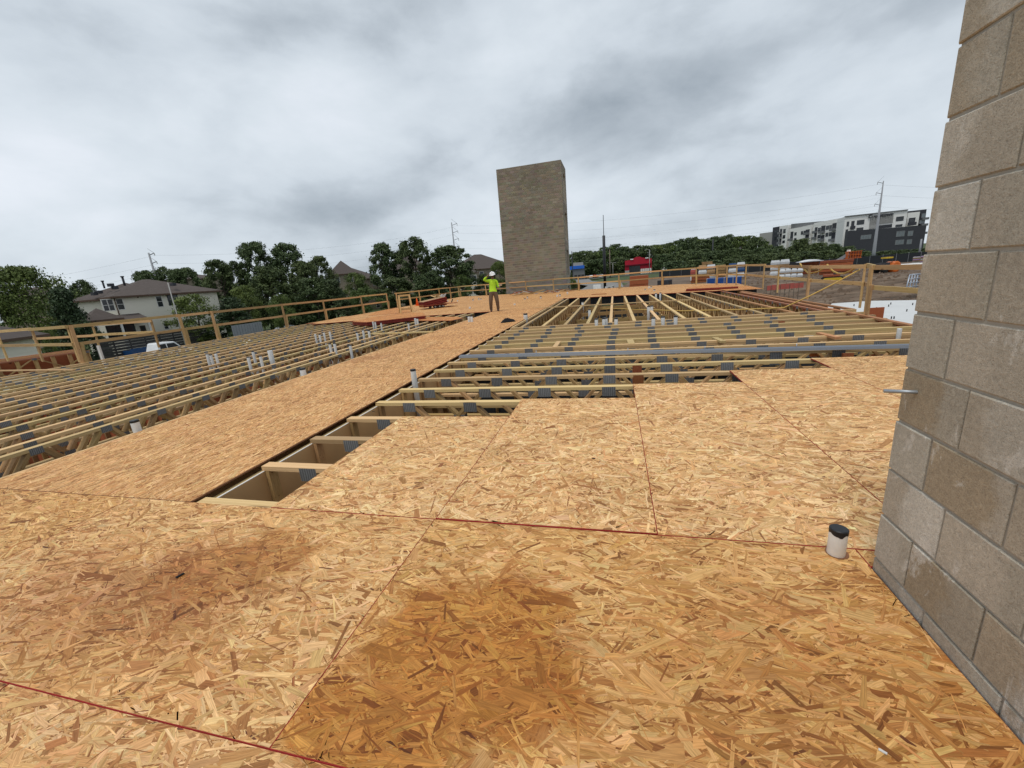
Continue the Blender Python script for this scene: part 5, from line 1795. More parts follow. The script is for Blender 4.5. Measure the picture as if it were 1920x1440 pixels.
# blue trailer behind the pickup
p = at_dist(272, 652, 55); tr = thing('utility_trailer', 'blue open trailer behind the bed of the white pickup', 'trailer', (p.x, p.y, -3.6), rz=hd)
for lo, hi in (((-1.6, -.9, .55), (1.6, .9, .68)), ((-1.6, -.9, .68), (1.6, -.84, 1.45)), ((-1.6, .84, .68), (1.6, .9, 1.3)), ((-1.6, -.84, .68), (-1.54, .84, 1.3)), ((1.54, -.84, .68), (1.6, .84, 1.3))):
    mb = MB(); mb.box(lo, hi); mb.build('side_panel', MAT['paint_blue'], tr)
for sgn in (-1, 1):
    m_ = MB(); m_.lathe([(.2, -.1), (.33, -.09), (.33, .09), (.2, .1)], 16, M4=Matrix.Translation((0, sgn * 1.02, .33)) @ Matrix.Rotation(pi / 2, 4, 'X')); m_.build('wheel', MAT['tyre'], tr)
vehicle('pickup', 'white pickup far away on the road right of the red building', 1246, 506, 250, radians(-100), 'paint_white', z=-1.5)
for i, (x, y, pt) in enumerate(((1103, 512, 'paint_grey'), (1109, 513, 'paint_white'), (1113, 510, 'red_paint'), (1120, 508, 'paint_grey'), (1127, 509, 'paint_white'), (1098, 511, 'charcoal'))):
    vehicle('sedan', 'small parked car in the distant lot left of the black pole', x, y, 215, radians(20 + 60 * i), pt, z=-1.6, name='parked_car', cat='car', group='cars in the distant lot')

# ------------------------------------------------------------------ poles and cables
ARMS = {}


def utility_pole(label, top, d, base_z, r0, r1, arms, side, name='utility_pole', mat='pole_grey', bent=None):
    T = at_dist(*top, d)
    t = thing(name, label, 'pole', (T.x, T.y, base_z))
    mb = MB(); H = T.z - base_z
    mb.lathe([(r0, 0), (r0 * .9 + r1 * .1, H * .1), (r1, H)], 10); mb.build('shaft', MAT[mat], t)
    s = side.normalized()
    out = []
    for f in arms:
        z = H * f; l = H * 0.075
        m_ = MB(); m_.beam((0, 0, z), tuple(s * l + Vector((0, 0, z + .02 * H))), r1 * .9, r1 * .9); m_.build('arm', MAT[mat], t)
        m_ = MB(); e = s * l + Vector((0, 0, z + .02 * H))
        m_.tube([e, e + Vector((0, 0, -H * .03))], r1 * .5, 6); m_.build('insulator', MAT['lattice'], t)
        m_ = MB(); m_.tube([e, Vector((0, 0, z + .085 * H)) + s * .02], r1 * .22, 4); m_.build('stay', MAT[mat], t)
        out.append(Vector((T.x, T.y, base_z)) + e + Vector((0, 0, -H * .03)))
    return T, out


imgL = (-RIGHT).normalized(); imgL.z = 0
TR, aR = utility_pole('tall tapered steel power pole in front of the white apartments', (1656.6, 339), 150, -1.6, .44, .11, (.97, .84, .70, .56), imgL, 'power_pole')
TM, aM = utility_pole('thin steel power pole rising behind the broad tree left of the tower', (846.5, 417), 190, -3.6, .5, .2, (.96, .86, .76, .66), -imgL, 'power_pole')
TL, aL = utility_pole('thin steel power pole with side arms behind the cream house', (278.5, 474), 150, -3.6, .5, .2, (.97, .86, .75, .64), -imgL, 'power_pole')


def cable(a, c, sag, label, group):
    mb = MB(); n = 22
    mb.tube([a.lerp(c, i / n) + Vector((0, 0, -sag * 4 * (i / n) * (1 - i / n))) for i in range(n + 1)], .012, 4, cap=False)
    tag(mb.build('power_cable', MAT['wire']), label, 'cable', group)


gc = 'power cables between the steel poles'
for i in range(4):
    cable(aR[i], aM[i], 3.0, 'thin power cable strung from the right steel pole to the pole behind the tower', gc)
    cable(aM[i], aL[i], 3.0, 'thin power cable strung across the sky above the left trees', 'power cables above the left trees')
    cable(aL[i], at_dist(-260, 560 + 14 * i, 260), 2.0, 'thin power cable running off to the left from the pole behind the cream house', 'power cables at the far left')
    cable(aR[i], at_dist(2150, 330 + 22 * i, 260), 2.0, 'thin power cable running off to the right behind the near block wall', 'power cables at the far right')
for i, (y0, y1) in enumerate(((447, 424), (452, 434), (461, 446))):
    cable(at_dist(1000, y0 + 8, 260), at_dist(1660, y1 - 55, 260), 2.5, 'faint power cable crossing the sky above the far wood', 'cables above the far wood')


def pole(label, top, bot, d, r, mat, name='light_pole', cat='pole', arm=None, thin=None):
    T = at_dist(*top, d); Bq = at_dist(*bot, d)
    zb = min(Bq.z, hgt(T.x, T.y) if hgt(T.x, T.y) < Bq.z else Bq.z)
    t = thing(name, label, cat, (T.x, T.y, zb))
    H = T.z - zb
    mb = MB()
    if thin: mb.lathe([(r, 0), (r, H * thin), (r * .25, H * thin + .02), (r * .2, H)], 10)
    else: mb.lathe([(r, 0), (r * .75, H)], 10)
    mb.build('shaft', MAT[mat], t)
    if arm:
        for s in arm:
            e = imgL * s
            m_ = MB(); m_.tube([(0, 0, H - .1), tuple(e * .6 + Vector((0, 0, H + .15))), tuple(e + Vector((0, 0, H + .12)))], r * .5, 6); m_.build('arm', MAT[mat], t)
            m_ = MB(); m_.box((e.x * 1.15 - .3, e.y * 1.15 - .3, H + .02), (e.x * 1.15 + .3, e.y * 1.15 + .3, H + .18)); m_.build('lamp_head', MAT['lattice'], t)
    return t


pole('white slim pole standing in front of the cream house', (314.5, 530), (344, 640), 47, .055, 'lattice')
pole('black pole with thin tip standing right of the tower', (1131, 403), (1137, 541), 60, .19, 'black', thin=.75)
pole('brown timber pole left of the red building', (1143, 468), (1144, 511), 200, .28, 'pole_wood', 'timber_pole')
pole('twin headed lamp post left of the red building', (1149, 493), (1150, 511), 190, .12, 'lattice', 'lamp_post', arm=(1.0, -1.0))
pole('street lamp with one arm in front of the red building', (1218, 468), (1218, 506), 200, .16, 'lattice', 'street_lamp', arm=(1.6,))
pole('dark timber pole closest to the right face of the tower', (1065, 470), (1067, 518), 150, .17, 'charcoal', 'timber_pole')
pole('second dark timber pole right of the tower', (1072, 471), (1074, 518), 155, .17, 'charcoal', 'timber_pole')
pole('dark timber pole rising out of the far wood', (1337, 448), (1333, 482), 180, .3, 'charcoal', 'timber_pole')
pole('short grey pole at the right before the near block wall', (1728, 448), (1722, 478), 140, .22, 'pole_grey', 'timber_pole')


# ------------------------------------------------------------------ red building, sign
def red_building():
    A = at_dist(1172, 512, 235); Bq = at_dist(1222, 507, 235)
    Fr = Facade(A, Bq); L = Fr.L
    t = thing('red_building', 'bright red stepped front building by the road far behind the deck', 'building', (A.x, A.y, -1.7))
    zt = at_dist(1172, 489, 235).z
    zp = at_dist(1200, 481, 235).z
    mb = MB(); k = 1 / 5.33
    prof = [(0, 1.0), (L, 1.0), (L, zt), (L * .80, zt + .2), (L * .74, zp - .9), (L * .62, zp - .5), (L * .56, zp), (L * .42, zp), (L * .36, zp - .5), (L * .24, zp - .9), (L * .2, zt + .2), (0, zt)]
    prof = [(u, z) for u, z in prof]
    M4 = Fr.mat(0, 0) @ Matrix(((1, 0, 0, 0), (0, 0, 1, 0), (0, 1, 0, 0), (0, 0, 0, 1)))
    mb.prism([(u, z if z != 1.0 else .6) for u, z in prof], 0, 12, M4=M4); place(mb.build('facade', MAT['red_paint']), t)
    Fr.box('base', -.1, L + .1, -1.9, .598, -.1, .12, MAT['lattice'], t)
    Fr.box('base', 0, L, -1.9, .598, -12, -.102, MAT['lattice'], t)
    zb = at_dist(1195, 497, 235).z
    Fr.box('awning', L * .0, L * .98, zb, zb + .5, .002, .8, MAT['red_dark'], t)
    for i in range(4):
        u = L * (.16 + .1 * i)
        Fr.window((u, u + 1.5, -1.6, zb - .3), t, 1, 1, 'charcoal', .12, .14)
    for i in range(6):
        u = L * (.6 + .066 * i)
        Fr.box('stone_pier', u, u + .7, -1.9, .9, .13, .35, MAT['trim'], t)
    for u in (L * .26, L * .82): Fr.box('wall_light', u - .8, u + .8, zt + .2, zt + .7, .01, .4, MAT['white'], t)


red_building()
A = at_dist(1074, 503, 210); Bq = at_dist(1096, 502, 210); Fs = Facade(A, Bq)
t = thing('roadside_shop', 'small white roadside shop with blue front right of the tower', 'shop', (A.x, A.y, -1.6))
Fs.box('wall', 0, Fs.L, -1.7, at_dist(1085, 498, 210).z, -6, 0, MAT['grey'], t)
Fs.box('parapet', Fs.L * .05, Fs.L * .9, at_dist(1085, 498, 210).z, at_dist(1085, 492, 210).z, -6, 0, MAT['lattice'], t)
Fs.box('fascia', -.1, Fs.L * .98, at_dist(1085, 504, 210).z, at_dist(1085, 498, 210).z, .01, .5, MAT['sign_blue'], t)
for i in range(3): Fs.window((Fs.L * (.1 + .3 * i), Fs.L * (.1 + .3 * i) + 1.4, -1.3, .6), t, 1, 1, 'charcoal')
t = thing('blue_sign', 'small blue roadside sign on a pole near the tower', 'sign', at_dist(1069, 503, 190))
mb = MB(); mb.box((-.9, -.1, -.7), (.9, .1, .8)); mb.build('panel', MAT['sign_blue'], t)
mb = MB(); mb.lathe([(.12, -3.2), (.12, -.7)], 8); mb.build('post', MAT['pole_grey'], t)

# ------------------------------------------------------------------ white apartments on the right
C6 = lambda x, y: (1400 + x / 5.3333, 330 + y / 5.3333)


def apartments():
    P0, P1 = at_dist(*C6(985, 405), 226), at_dist(*C6(1612, 340), 230)
    Ff = Facade(P0, P1)
    t = thing('white_apartments', 'large white and charcoal apartment building with lettered sign on the right hill', 'apartments', (P0.x, P0.y, -1.6))
    zt = (P0.z + P1.z) / 2

    def rect(x0, y0, x1, y1, F_=Ff): return F_.px_rect(*C6(x0, y0), *C6(x1, y1))
    # sloping parapet of the white front block
    u0, u1 = 0, Ff.L
    zl, zr = Ff.uv(*C6(988, 405))[1], Ff.uv(*C6(1612, 338))[1]
    mb = MB(); V = []
    for z_ in (0,):
        for v in (0, 16):
            V += [(u0, v, -2), (u1, v, -2), (u1, v, zr), (u0, v, zl)]
    V = [Ff.mat(0, 0) @ Vector(p) for p in V]
    mb.add(V, [(0, 1, 2, 3), (5, 4, 7, 6), (3, 2, 6, 7), (1, 5, 6, 2), (4, 0, 3, 7)])
    place(mb.build('white_block', MAT['white']), t)
    # coping
    mb = MB(); mb.beam(Ff.mat(u0 - .2, zl, .15) @ Vector((0, 0, 0)), Ff.mat(u1, zr, .15) @ Vector((0, 0, 0)), .5, .35); place(mb.build('coping', MAT['grey']), t)
    for r, nx, ny in (((1102, 440, 1176, 486), 3, 1), ((1494, 405, 1570, 450), 3, 1), ((1000, 456, 1024, 505), 1, 2), ((1098, 516, 1166, 545), 3, 1), ((988, 534, 1012, 582), 1, 2), ((978, 608, 1004, 656), 1, 2), ((1488, 484, 1556, 508), 3, 1)):
        Ff.window(rect(*r), t, nx, ny, 'charcoal', .14, .06)
    # grey screen and opening
    a = rect(1232, 412, 1462, 478); Ff.box('screen', *a, .01, .12, MAT['lattice'], t)
    nr = 6
    for i in range(nr):
        for j in range(9):
            w_, h_ = (a[1] - a[0]) / 9, (a[3] - a[2]) / nr
            Ff.box('screen_block', a[0] + w_ * j + .08, a[0] + w_ * (j + 1) - .08, a[2] + h_ * i + .07, a[2] + h_ * (i + 1) - .07, .121, .3, MAT['lattice'], t)
    a = rect(1228, 470, 1318, 525); Ff.box('screen', *a, .01, .3, MAT['lattice'], t)
    a = rect(1322, 488, 1452, 520); Ff.box('recess', *a, .005, .05, MAT['charcoal'], t)

    def balcony(r, F_=Ff, n=1):
        u0, u1, z0, z1 = rect(*r, F_)
        F_.box('balcony_recess', u0 + .2, u1 - .2, z0, z1, .004, .06, MAT['charcoal'], t)
        k = max(1, round((z1 - z0) / 3.1))
        for i in range(k):
            zz = z0 + (z1 - z0) * i / k
            F_.box('balcony', u0, u1, zz, zz + 1.15, .061, 1.3, MAT['grey' if i % 2 else 'charcoal'], t)
            F_.window((u0 + .5, u1 - .5, zz + 1.2, zz + (z1 - z0) / k - .3), t, 2, 1, 'charcoal', .1, .09)
    balcony((1038, 450, 1082, 530)); balcony((1612, 418, 1690, 494))
    # charcoal podium in front
    Q0, Q1 = at_dist(*C6(1020, 545), 216), at_dist(*C6(1800, 490), 221)
    Fd = Facade(Q0, Q1)
    z0_, z1_ = Fd.uv(*C6(1030, 548))[1], Fd.uv(*C6(1795, 492))[1]
    mb = MB(); V = []
    for v in (0, 6): V += [(0, v, -2), (Fd.L, v, -2), (Fd.L, v, z1_), (0, v, z0_)]
    V = [Fd.mat(0, 0) @ Vector(p) for p in V]
    mb.add(V, [(0, 1, 2, 3), (5, 4, 7, 6), (3, 2, 6, 7), (1, 5, 6, 2), (4, 0, 3, 7)])
    place(mb.build('charcoal_block', MAT['charcoal']), t)
    for r, nx, ny in (((1495, 550, 1580, 606), 3, 2), ((1610, 548, 1664, 600), 2, 2), ((1485, 638, 1572, 686), 3, 2), ((1600, 634, 1652, 682), 2, 2), ((1140, 588, 1245, 632), 4, 1)):
        Fd.window(rect(*r, Fd), t, nx, ny, 'grey', .16, .06, 'glass_pale')
    # charcoal corner tower at the right
    K0, K1 = at_dist(*C6(1606, 345), 231), at_dist(*C6(1806, 332), 234)
    Fk = Facade(K0, K1)
    za = Fk.uv(*C6(1700, 342))[1]
    Fk.box('corner_block', 0, Fk.L, -2, za, -15, -.3, MAT['charcoal'], t)
    r = rect(1600, 365, 1716, 500, Fk); Fk.box('white_panel', *r, -.29, .35, MAT['white'], t)
    for r in ((1744, 374, 1786, 416), (1720, 442, 1776, 478), (1722, 510, 1770, 560)):
        rr = rect(*r, Fk)
        Fk.window((rr[0], rr[1], rr[2], rr[3]), t, 2, 1, 'grey', .14, .36, 'glass_pale')
        Fk.box('balcony', rr[1] - 1.2, rr[1] + .8, rr[2] - .9, rr[2] - .05, -.29, 1.1, MAT['grey'], t)
    # long left wing
    L0, L1 = at_dist(*C6(262, 508), 300), at_dist(*C6(985, 410), 262)
    Fl = Facade(L0, L1)

    def slab(name, x0, x1, y0, y1, m, depth, out):
        u0, _ = Fl.uv(*C6(x0, y0)); u1, _ = Fl.uv(*C6(x1, y1))
        za_, zb_ = Fl.uv(*C6(x0, y0))[1], Fl.uv(*C6(x1, y1))[1]
        mb = MB(); V = []
        for v in (-out, depth): V += [(u0, v, -2), (u1, v, -2), (u1, v, zb_), (u0, v, za_)]
        V = [Fl.mat(0, 0) @ Vector(p) for p in V]
        mb.add(V, [(0, 1, 2, 3), (5, 4, 7, 6), (3, 2, 6, 7), (1, 5, 6, 2), (4, 0, 3, 7)])
        place(mb.build(name, m), t)
    slab('charcoal_block', 262, 330, 515, 503, MAT['charcoal'], 14, .0)
    slab('white_block', 330, 412, 503, 490, MAT['white'], 14, .0)
    slab('grey_block', 412, 655, 482, 460, MAT['grey'], 14, -2.0)
    slab('white_block', 444, 656, 530, 487, MAT['white'], 8, .6)
    slab('grey_block', 655, 760, 462, 455, MAT['grey'], 14, -2.0)
    slab('white_block', 684, 962, 470, 418, MAT['white'], 14, .6)
    slab('grey_block', 940, 1000, 424, 415, MAT['grey'], 14, .0)
    for r in ((275, 545, 316, 582), (275, 604, 316, 642), (366, 530, 390, 572), (360, 590, 386, 626), (356, 645, 382, 672)):
        Fl.window(rect(*r, Fl), t, 2 if r[0] < 300 else 1, 1, 'charcoal', .15, .05)
    for r in ((488, 562, 510, 594), (554, 550, 574, 586), (580, 546, 600, 582), (486, 620, 508, 650), (724, 516, 752, 552), (720, 586, 748, 622), (804, 496, 834, 536), (838, 490, 864, 530), (800, 566, 828, 606), (834, 560, 860, 600)):
        u = rect(*r, Fl); Fl.window(u, t, 1, 2, 'charcoal', .15, .68)

    def balc2(r, out):
        u0, u1, z0, z1 = rect(*r, Fl)
        Fl.box('balcony_recess', u0 + .1, u1 - .1, z0, z1, out + .004, out + .08, MAT['charcoal'], t)
        k = max(1, round((z1 - z0) / 3.2))
        for i in range(k):
            zz = z0 + (z1 - z0) * i / k
            Fl.box('balcony', u0, u1, zz, zz + 1.2, out + .081, out + 1.5, MAT['grey'], t)
    for r, o_ in (((328, 530, 352, 680), 0), ((446, 556, 476, 645), .6), ((598, 534, 638, 640), .6), ((688, 512, 716, 632), .6), ((754, 496, 798, 572), .6), ((748, 590, 790, 650), .6), ((866, 470, 918, 546), .6), ((858, 560, 908, 650), .6)): balc2(r, o_)
    # pale low block at the left end
    G0, G1 = at_dist(*C6(130, 575), 320), at_dist(*C6(262, 558), 316)
    Fg = Facade(G0, G1)
    Fg.box('pale_block', 0, Fg.L, -2, (G0.z + G1.z) / 2, -12, 0, MAT['lattice'], t)
    # lettering
    cu = bpy.data.curves.new('sign_lettering', 'FONT'); cu.body = 'Crosstown'; cu.align_x = 'CENTER'; cu.align_y = 'CENTER'
    cu.extrude = .12; cu.offset = .035; cu.size = 1
    so = bpy.data.objects.new('sign_lettering', cu); cu.materials.append(MAT['charcoal'])
    lo = rect(1205, 372, 1478, 412)
    c = on_plane(*C6(1342, 393), Ff.P + Ff.n * .35, Ff.n)
    w_ = lo[1] - lo[0]
    sl = atan2(zr - zl, u1 - u0) * .9
    R3 = Matrix((Ff.u, Vector((0, 0, 1)), Ff.n)).transposed().to_4x4()
    if R3.determinant() < 0: R3 = Matrix((-Ff.u, Vector((0, 0, 1)), Ff.n)).transposed().to_4x4()
    so.matrix_basis = Matrix.Translation(c) @ R3 @ Matrix.Diagonal((w_ / 5.0, w_ / 5.0 * 1.05, 1, 1))
    COL.objects.link(so); bpy.context.view_layer.update()
    lm = bpy.data.meshes.new_from_object(so.evaluated_get(bpy.context.evaluated_depsgraph_get()))
    lo_ = bpy.data.objects.new('sign_lettering', lm); lo_.matrix_basis = so.matrix_basis.copy()
    bpy.data.objects.remove(so)
    place(lo_, t)


apartments()
for i, (x0, y0, x1, y1) in enumerate(((1352, 457, 1366, 461), (1368, 450, 1384, 460), (1380, 453, 1392, 457))):
    A = at_dist(x0, y0, 225); Bq = at_dist(x1, y0 - 1, 225); Fq = Facade(A, Bq)
    t = thing('hill_house', ('pale flat roofed house half buried in the far wood', 'pale two storey house with terrace in the far wood', 'pale narrow house right of the terrace house in the wood')[i], 'house', (A.x, A.y, -1))
    Fq.box('wall', 0, Fq.L, -1, A.z, -6, 0, MAT['lattice'], t)
    for k in range(2): Fq.window((Fq.L * (.15 + .4 * k), Fq.L * (.15 + .4 * k) + 1.6, A.z - 2.2, A.z - .8), t, 1, 1, 'charcoal', .12)
    Fq.box('roof_slab', -.3, Fq.L + .3, A.z, A.z + .3, -6.3, .4, MAT['white'], t)

# ------------------------------------------------------------------ yard on the right
# white slab of the next building part
sp_ = [at(1560, 569, -3.15), at(1633, 564, -3.15), at(1722, 562.5, -3.15), Vector((44, 34, 0)), Vector((30, 12, 0)), Vector((7.5, 10, 0)), Vector((8.5, 24, 0))]
mb = MB(); mb.prism([(p.x, p.y) for p in sp_], -3.55, -3.15)
tag(mb.build('white_slab', MAT['slab']), 'white concrete slab of the next building part, with pipe stubs', kind='structure')
for x, y in ((1601, 574), (1666, 575), (1670, 571), (1711, 572), (1700, 584), (1676, 598), (1671, 598), (1643, 580)):
    q = at(x, y, -3.15); pvc('slab_stub', 'dark pipe stub standing on the white slab', q.x, q.y, -3.16, -2.99, .032, 'pipe stubs on the white slab', mat='black')


def yard(x, y, z=None):
    """ground point of the yard seen at this pixel"""
    z = -1.6 if z is None else z
    p = at(x, y, z)
    return p


def bale_stack(label, x0, x1, yt, yb, nx, nz, mat, d, cat='pallet', ny=2, name='wrapped_pallets', group=None):
    A = at_dist(x0, yb, d); Bq = at_dist(x1, yb - (x1 - x0) * .06, d); Fq = Facade(A, Bq)
    zb = hgt(A.x, A.y); zt = at_dist((x0 + x1) / 2, yt, d).z
    t = thing(name, label, cat, (A.x, A.y, zb), group)
    w = Fq.L / nx; h = (zt - zb) / nz
    for k in range(nz):
        Fq.box('pallet', 0.03, Fq.L - .03, zb + h * k, zb + h * k + .12, -1.1 * ny, -.03, MAT['cardboard'], t)
        for i in range(nx):
            for j in range(ny):
                mb = MB(); e = .05
                a0, a1 = w * i + .03, w * (i + 1) - .03
                z0, z1 = zb + h * k + .125, zb + h * (k + 1) - .01 - random.random() * .1
                v0, v1 = 1.1 * j, 1.1 * (j + 1) - .05
                V = [(a0, v0, z0), (a1, v0, z0), (a1, v1, z0), (a0, v1, z0), (a0 - .02, v0 - .03, (z0 + z1) / 2), (a1 + .02, v0 - .03, (z0 + z1) / 2), (a1 + .02, v1 + .03, (z0 + z1) / 2), (a0 - .02, v1 + .03, (z0 + z1) / 2), (a0 + .07, v0 + .06, z1), (a1 - .07, v0 + .06, z1), (a1 - .07, v1 - .06, z1 - .03), (a0 + .07, v1 - .06, z1)]
                V = [Fq.mat(0, 0) @ Vector(p) for p in V]
                mb.add(V, [(0, 3, 2, 1), (0, 1, 5, 4), (1, 2, 6, 5), (2, 3, 7, 6), (3, 0, 4, 7), (4, 5, 9, 8), (5, 6, 10, 9), (6, 7, 11, 10), (7, 4, 8, 11), (8, 9, 10, 11)])
                place(mb.build('bale', MAT[mat if isinstance(mat, str) else mat[(i + k + j) % len(mat)]]), t)
    return t


def plank_stack(label, x0, x1, yt, yb, d, mat, layers, name='lumber_stack', cat='lumber', depth=2.4, bz=None):
    A = at_dist(x0, yb, d); Bq = at_dist(x1, yb - (x1 - x0) * .06, d); Fq = Facade(A, Bq)
    zb = hgt(A.x, A.y) if bz is None else bz
    zt = at_dist((x0 + x1) / 2, yt, d).z
    t = thing(name, label, cat, (A.x, A.y, zb))
    h = (zt - zb) / layers
    for k in range(layers):
        j = random.uniform(-.06, .06)
        Fq.box('bundle', j, Fq.L + j, zb + h * k + .04, zb + h * (k + 1) - .01, -depth, random.uniform(-.05, .05), MAT[mat if isinstance(mat, str) else mat[k % len(mat)]], t)
        for f in (.15, .85): Fq.box('spacer', Fq.L * f - .06, Fq.L * f + .06, zb + h * k - .01, zb + h * k + .04, -depth + .1, -.06, MAT['web'], t)
    return t


bale_stack('two tier stack of white wrapped bales behind the right guardrail', 1460, 1505, 503, 525, 4, 2, 'wrap', 66)
bale_stack('taller white wrapped pallet stack left behind the two tier bales', 1443, 1479, 487, 517, 2, 3, 'wrap', 76)
bale_stack('white and blue wrapped pallets behind the blue panels', 1365, 1396, 492, 518, 2, 3, ('wrap', 'wrap', 'paint_blue'), 80)
bale_stack('red and white wrapped pallets at the left end of the yard stock', 1294, 1307, 504, 521, 1, 2, ('wrap', 'net'), 78)
bale_stack('white topped wrapped pallets second from the left in the yard', 1309, 1341, 496, 517, 2, 3, ('cardboard', 'wrap'), 84)
plank_stack('yellow pine lumber stack in the middle of the yard pallets', 1342, 1360, 497, 518, 82, 'web', 5)
plank_stack('brown lumber stack lying low before the left yard pallets', 1296, 1330, 516, 528, 70, 'redwood', 3)
plank_stack('open crate frame on top of the left yard pallets', 1316, 1336, 490.5, 496, 84.5, 'web', 2, 'crate', 'crate', 1.4, bz=at_dist(1326, 496, 84.5).z)
plank_stack('big rust red lumber stack behind the hose guardrail', 1534, 1597, 488, 519, 70, ('redwood', 'red_osb'), 5)
plank_stack('rust red lumber pile with white sheet left of the big red stack', 1499, 1533, 490, 520, 76, ('redwood', 'web', 'redwood'), 4)
plank_stack('orange stacked formwork boards behind the far end guardrail', 1181, 1216, 517, 541, 52, 'red_osb', 7)
mb = MB(); A = at_dist(1518, 489, 75.5)
vs, fs = [], []
for i in range(7):
    for j in range(4): vs.append((i * .5 - 1.5, j * .5 - .75, .28 * sin(pi * i / 6) * sin(pi * (j + .5) / 4) + .05 * random.random()))
for i in range(6):
    for j in range(3): fs.append((i * 4 + j, i * 4 + j + 1, (i + 1) * 4 + j + 1, (i + 1) * 4 + j))
vs += [(x, y, -.06) for x, y, z_ in vs[:28]]; fs += [tuple(i + 28 for i in f)[::-1] for f in list(fs)]
rim_ = [0, 4, 8, 12, 16, 20, 24, 25, 26, 27, 23, 19, 15, 11, 7, 3, 2, 1]
fs += [(rim_[i], rim_[(i + 1) % 18], rim_[(i + 1) % 18] + 28, rim_[i] + 28) for i in range(18)]
mb.add(vs, fs, smooth=True); tag(mb.build('plastic_sheet', MAT['wrap'], None, A + Vector((0, 0, -.1))), 'white plastic sheet thrown over the red lumber pile', 'sheet')
# blue panels
A = at_dist(1325, 535, 58); Bq = at_dist(1391, 531, 58); Fq = Facade(A, Bq)
t = thing('blue_container', 'low blue container of four panels behind the far right guardrail', 'container', (A.x, A.y, hgt(A.x, A.y)))
zt = at_dist(1358, 521, 58).z; zb = hgt(A.x, A.y)
for k in range(4):
    Fq.box('panel', Fq.L * k / 4 + .05, Fq.L * (k + 1) / 4 - .05, zb, zt, -1.8, 0, MAT['blue'], t)
    Fq.box('frame_post', Fq.L * k / 4 - .05, Fq.L * k / 4 + .045, zb, zt + .03, -1.8, .03, MAT['pole_grey'], t)
# orange and purple goods at the far right
bale_stack('orange and purple wrapped goods by the near block wall edge', 1697, 1732, 503, 512, 4, 1, ('orange', 'orange', 'purple', 'purple'), 72)
A = at_dist(1700, 496, 74)
bale_stack('grey and purple pallets behind the orange goods', 1710, 1740, 480, 492, 2, 3, ('lattice', 'purple'), 92)
mb = MB(); mb.box((-1.6, -.6, -.12), (1.8, .7, .14), M4=Matrix.Translation(at_dist(1714, 496, 72)) @ Matrix.Rotation(-.35, 4, 'Z')); o = mb.build('white_sheet', MAT['white'])
bv = o.modifiers.new('b', 'BEVEL'); bv.width = .08; bv.segments = 3
tag(o, 'white sheet folded over the orange and purple goods', 'sheet')
A = at_dist(1699, 497, 72)

# black silt fence
pts = [at_dist(1236, 512, 118), at_dist(1300, 505, 112), at_dist(1380, 501, 108), at_dist(1450, 497, 108), at_dist(1530, 492, 106), at_dist(1607, 490, 104), at_dist(1680, 484.5, 104), at_dist(1750, 480, 106)]
t = thing('silt_fence', 'long black fabric site fence running below the far trees', 'fence', pts[0])
for a, c in zip(pts[:-1], pts[1:]):
    Fq = Facade(a, c)
    za = hgt(a.x, a.y)
    n = max(3, int(Fq.L / 3))
    for k in range(n):
        u0, u1 = Fq.L * k / n, Fq.L * (k + 1) / n
        Fq.box('fabric', u0 + .02, u1 - .02, za - .1, za + 1.55, -.01, .01 + .02 * (k % 2), MAT['black_mesh'], t)
        Fq.box('fence_post', u0 - .02, u0 + .019, za - .1, za + 1.7, -.02, .05, MAT['pole_grey'], t)


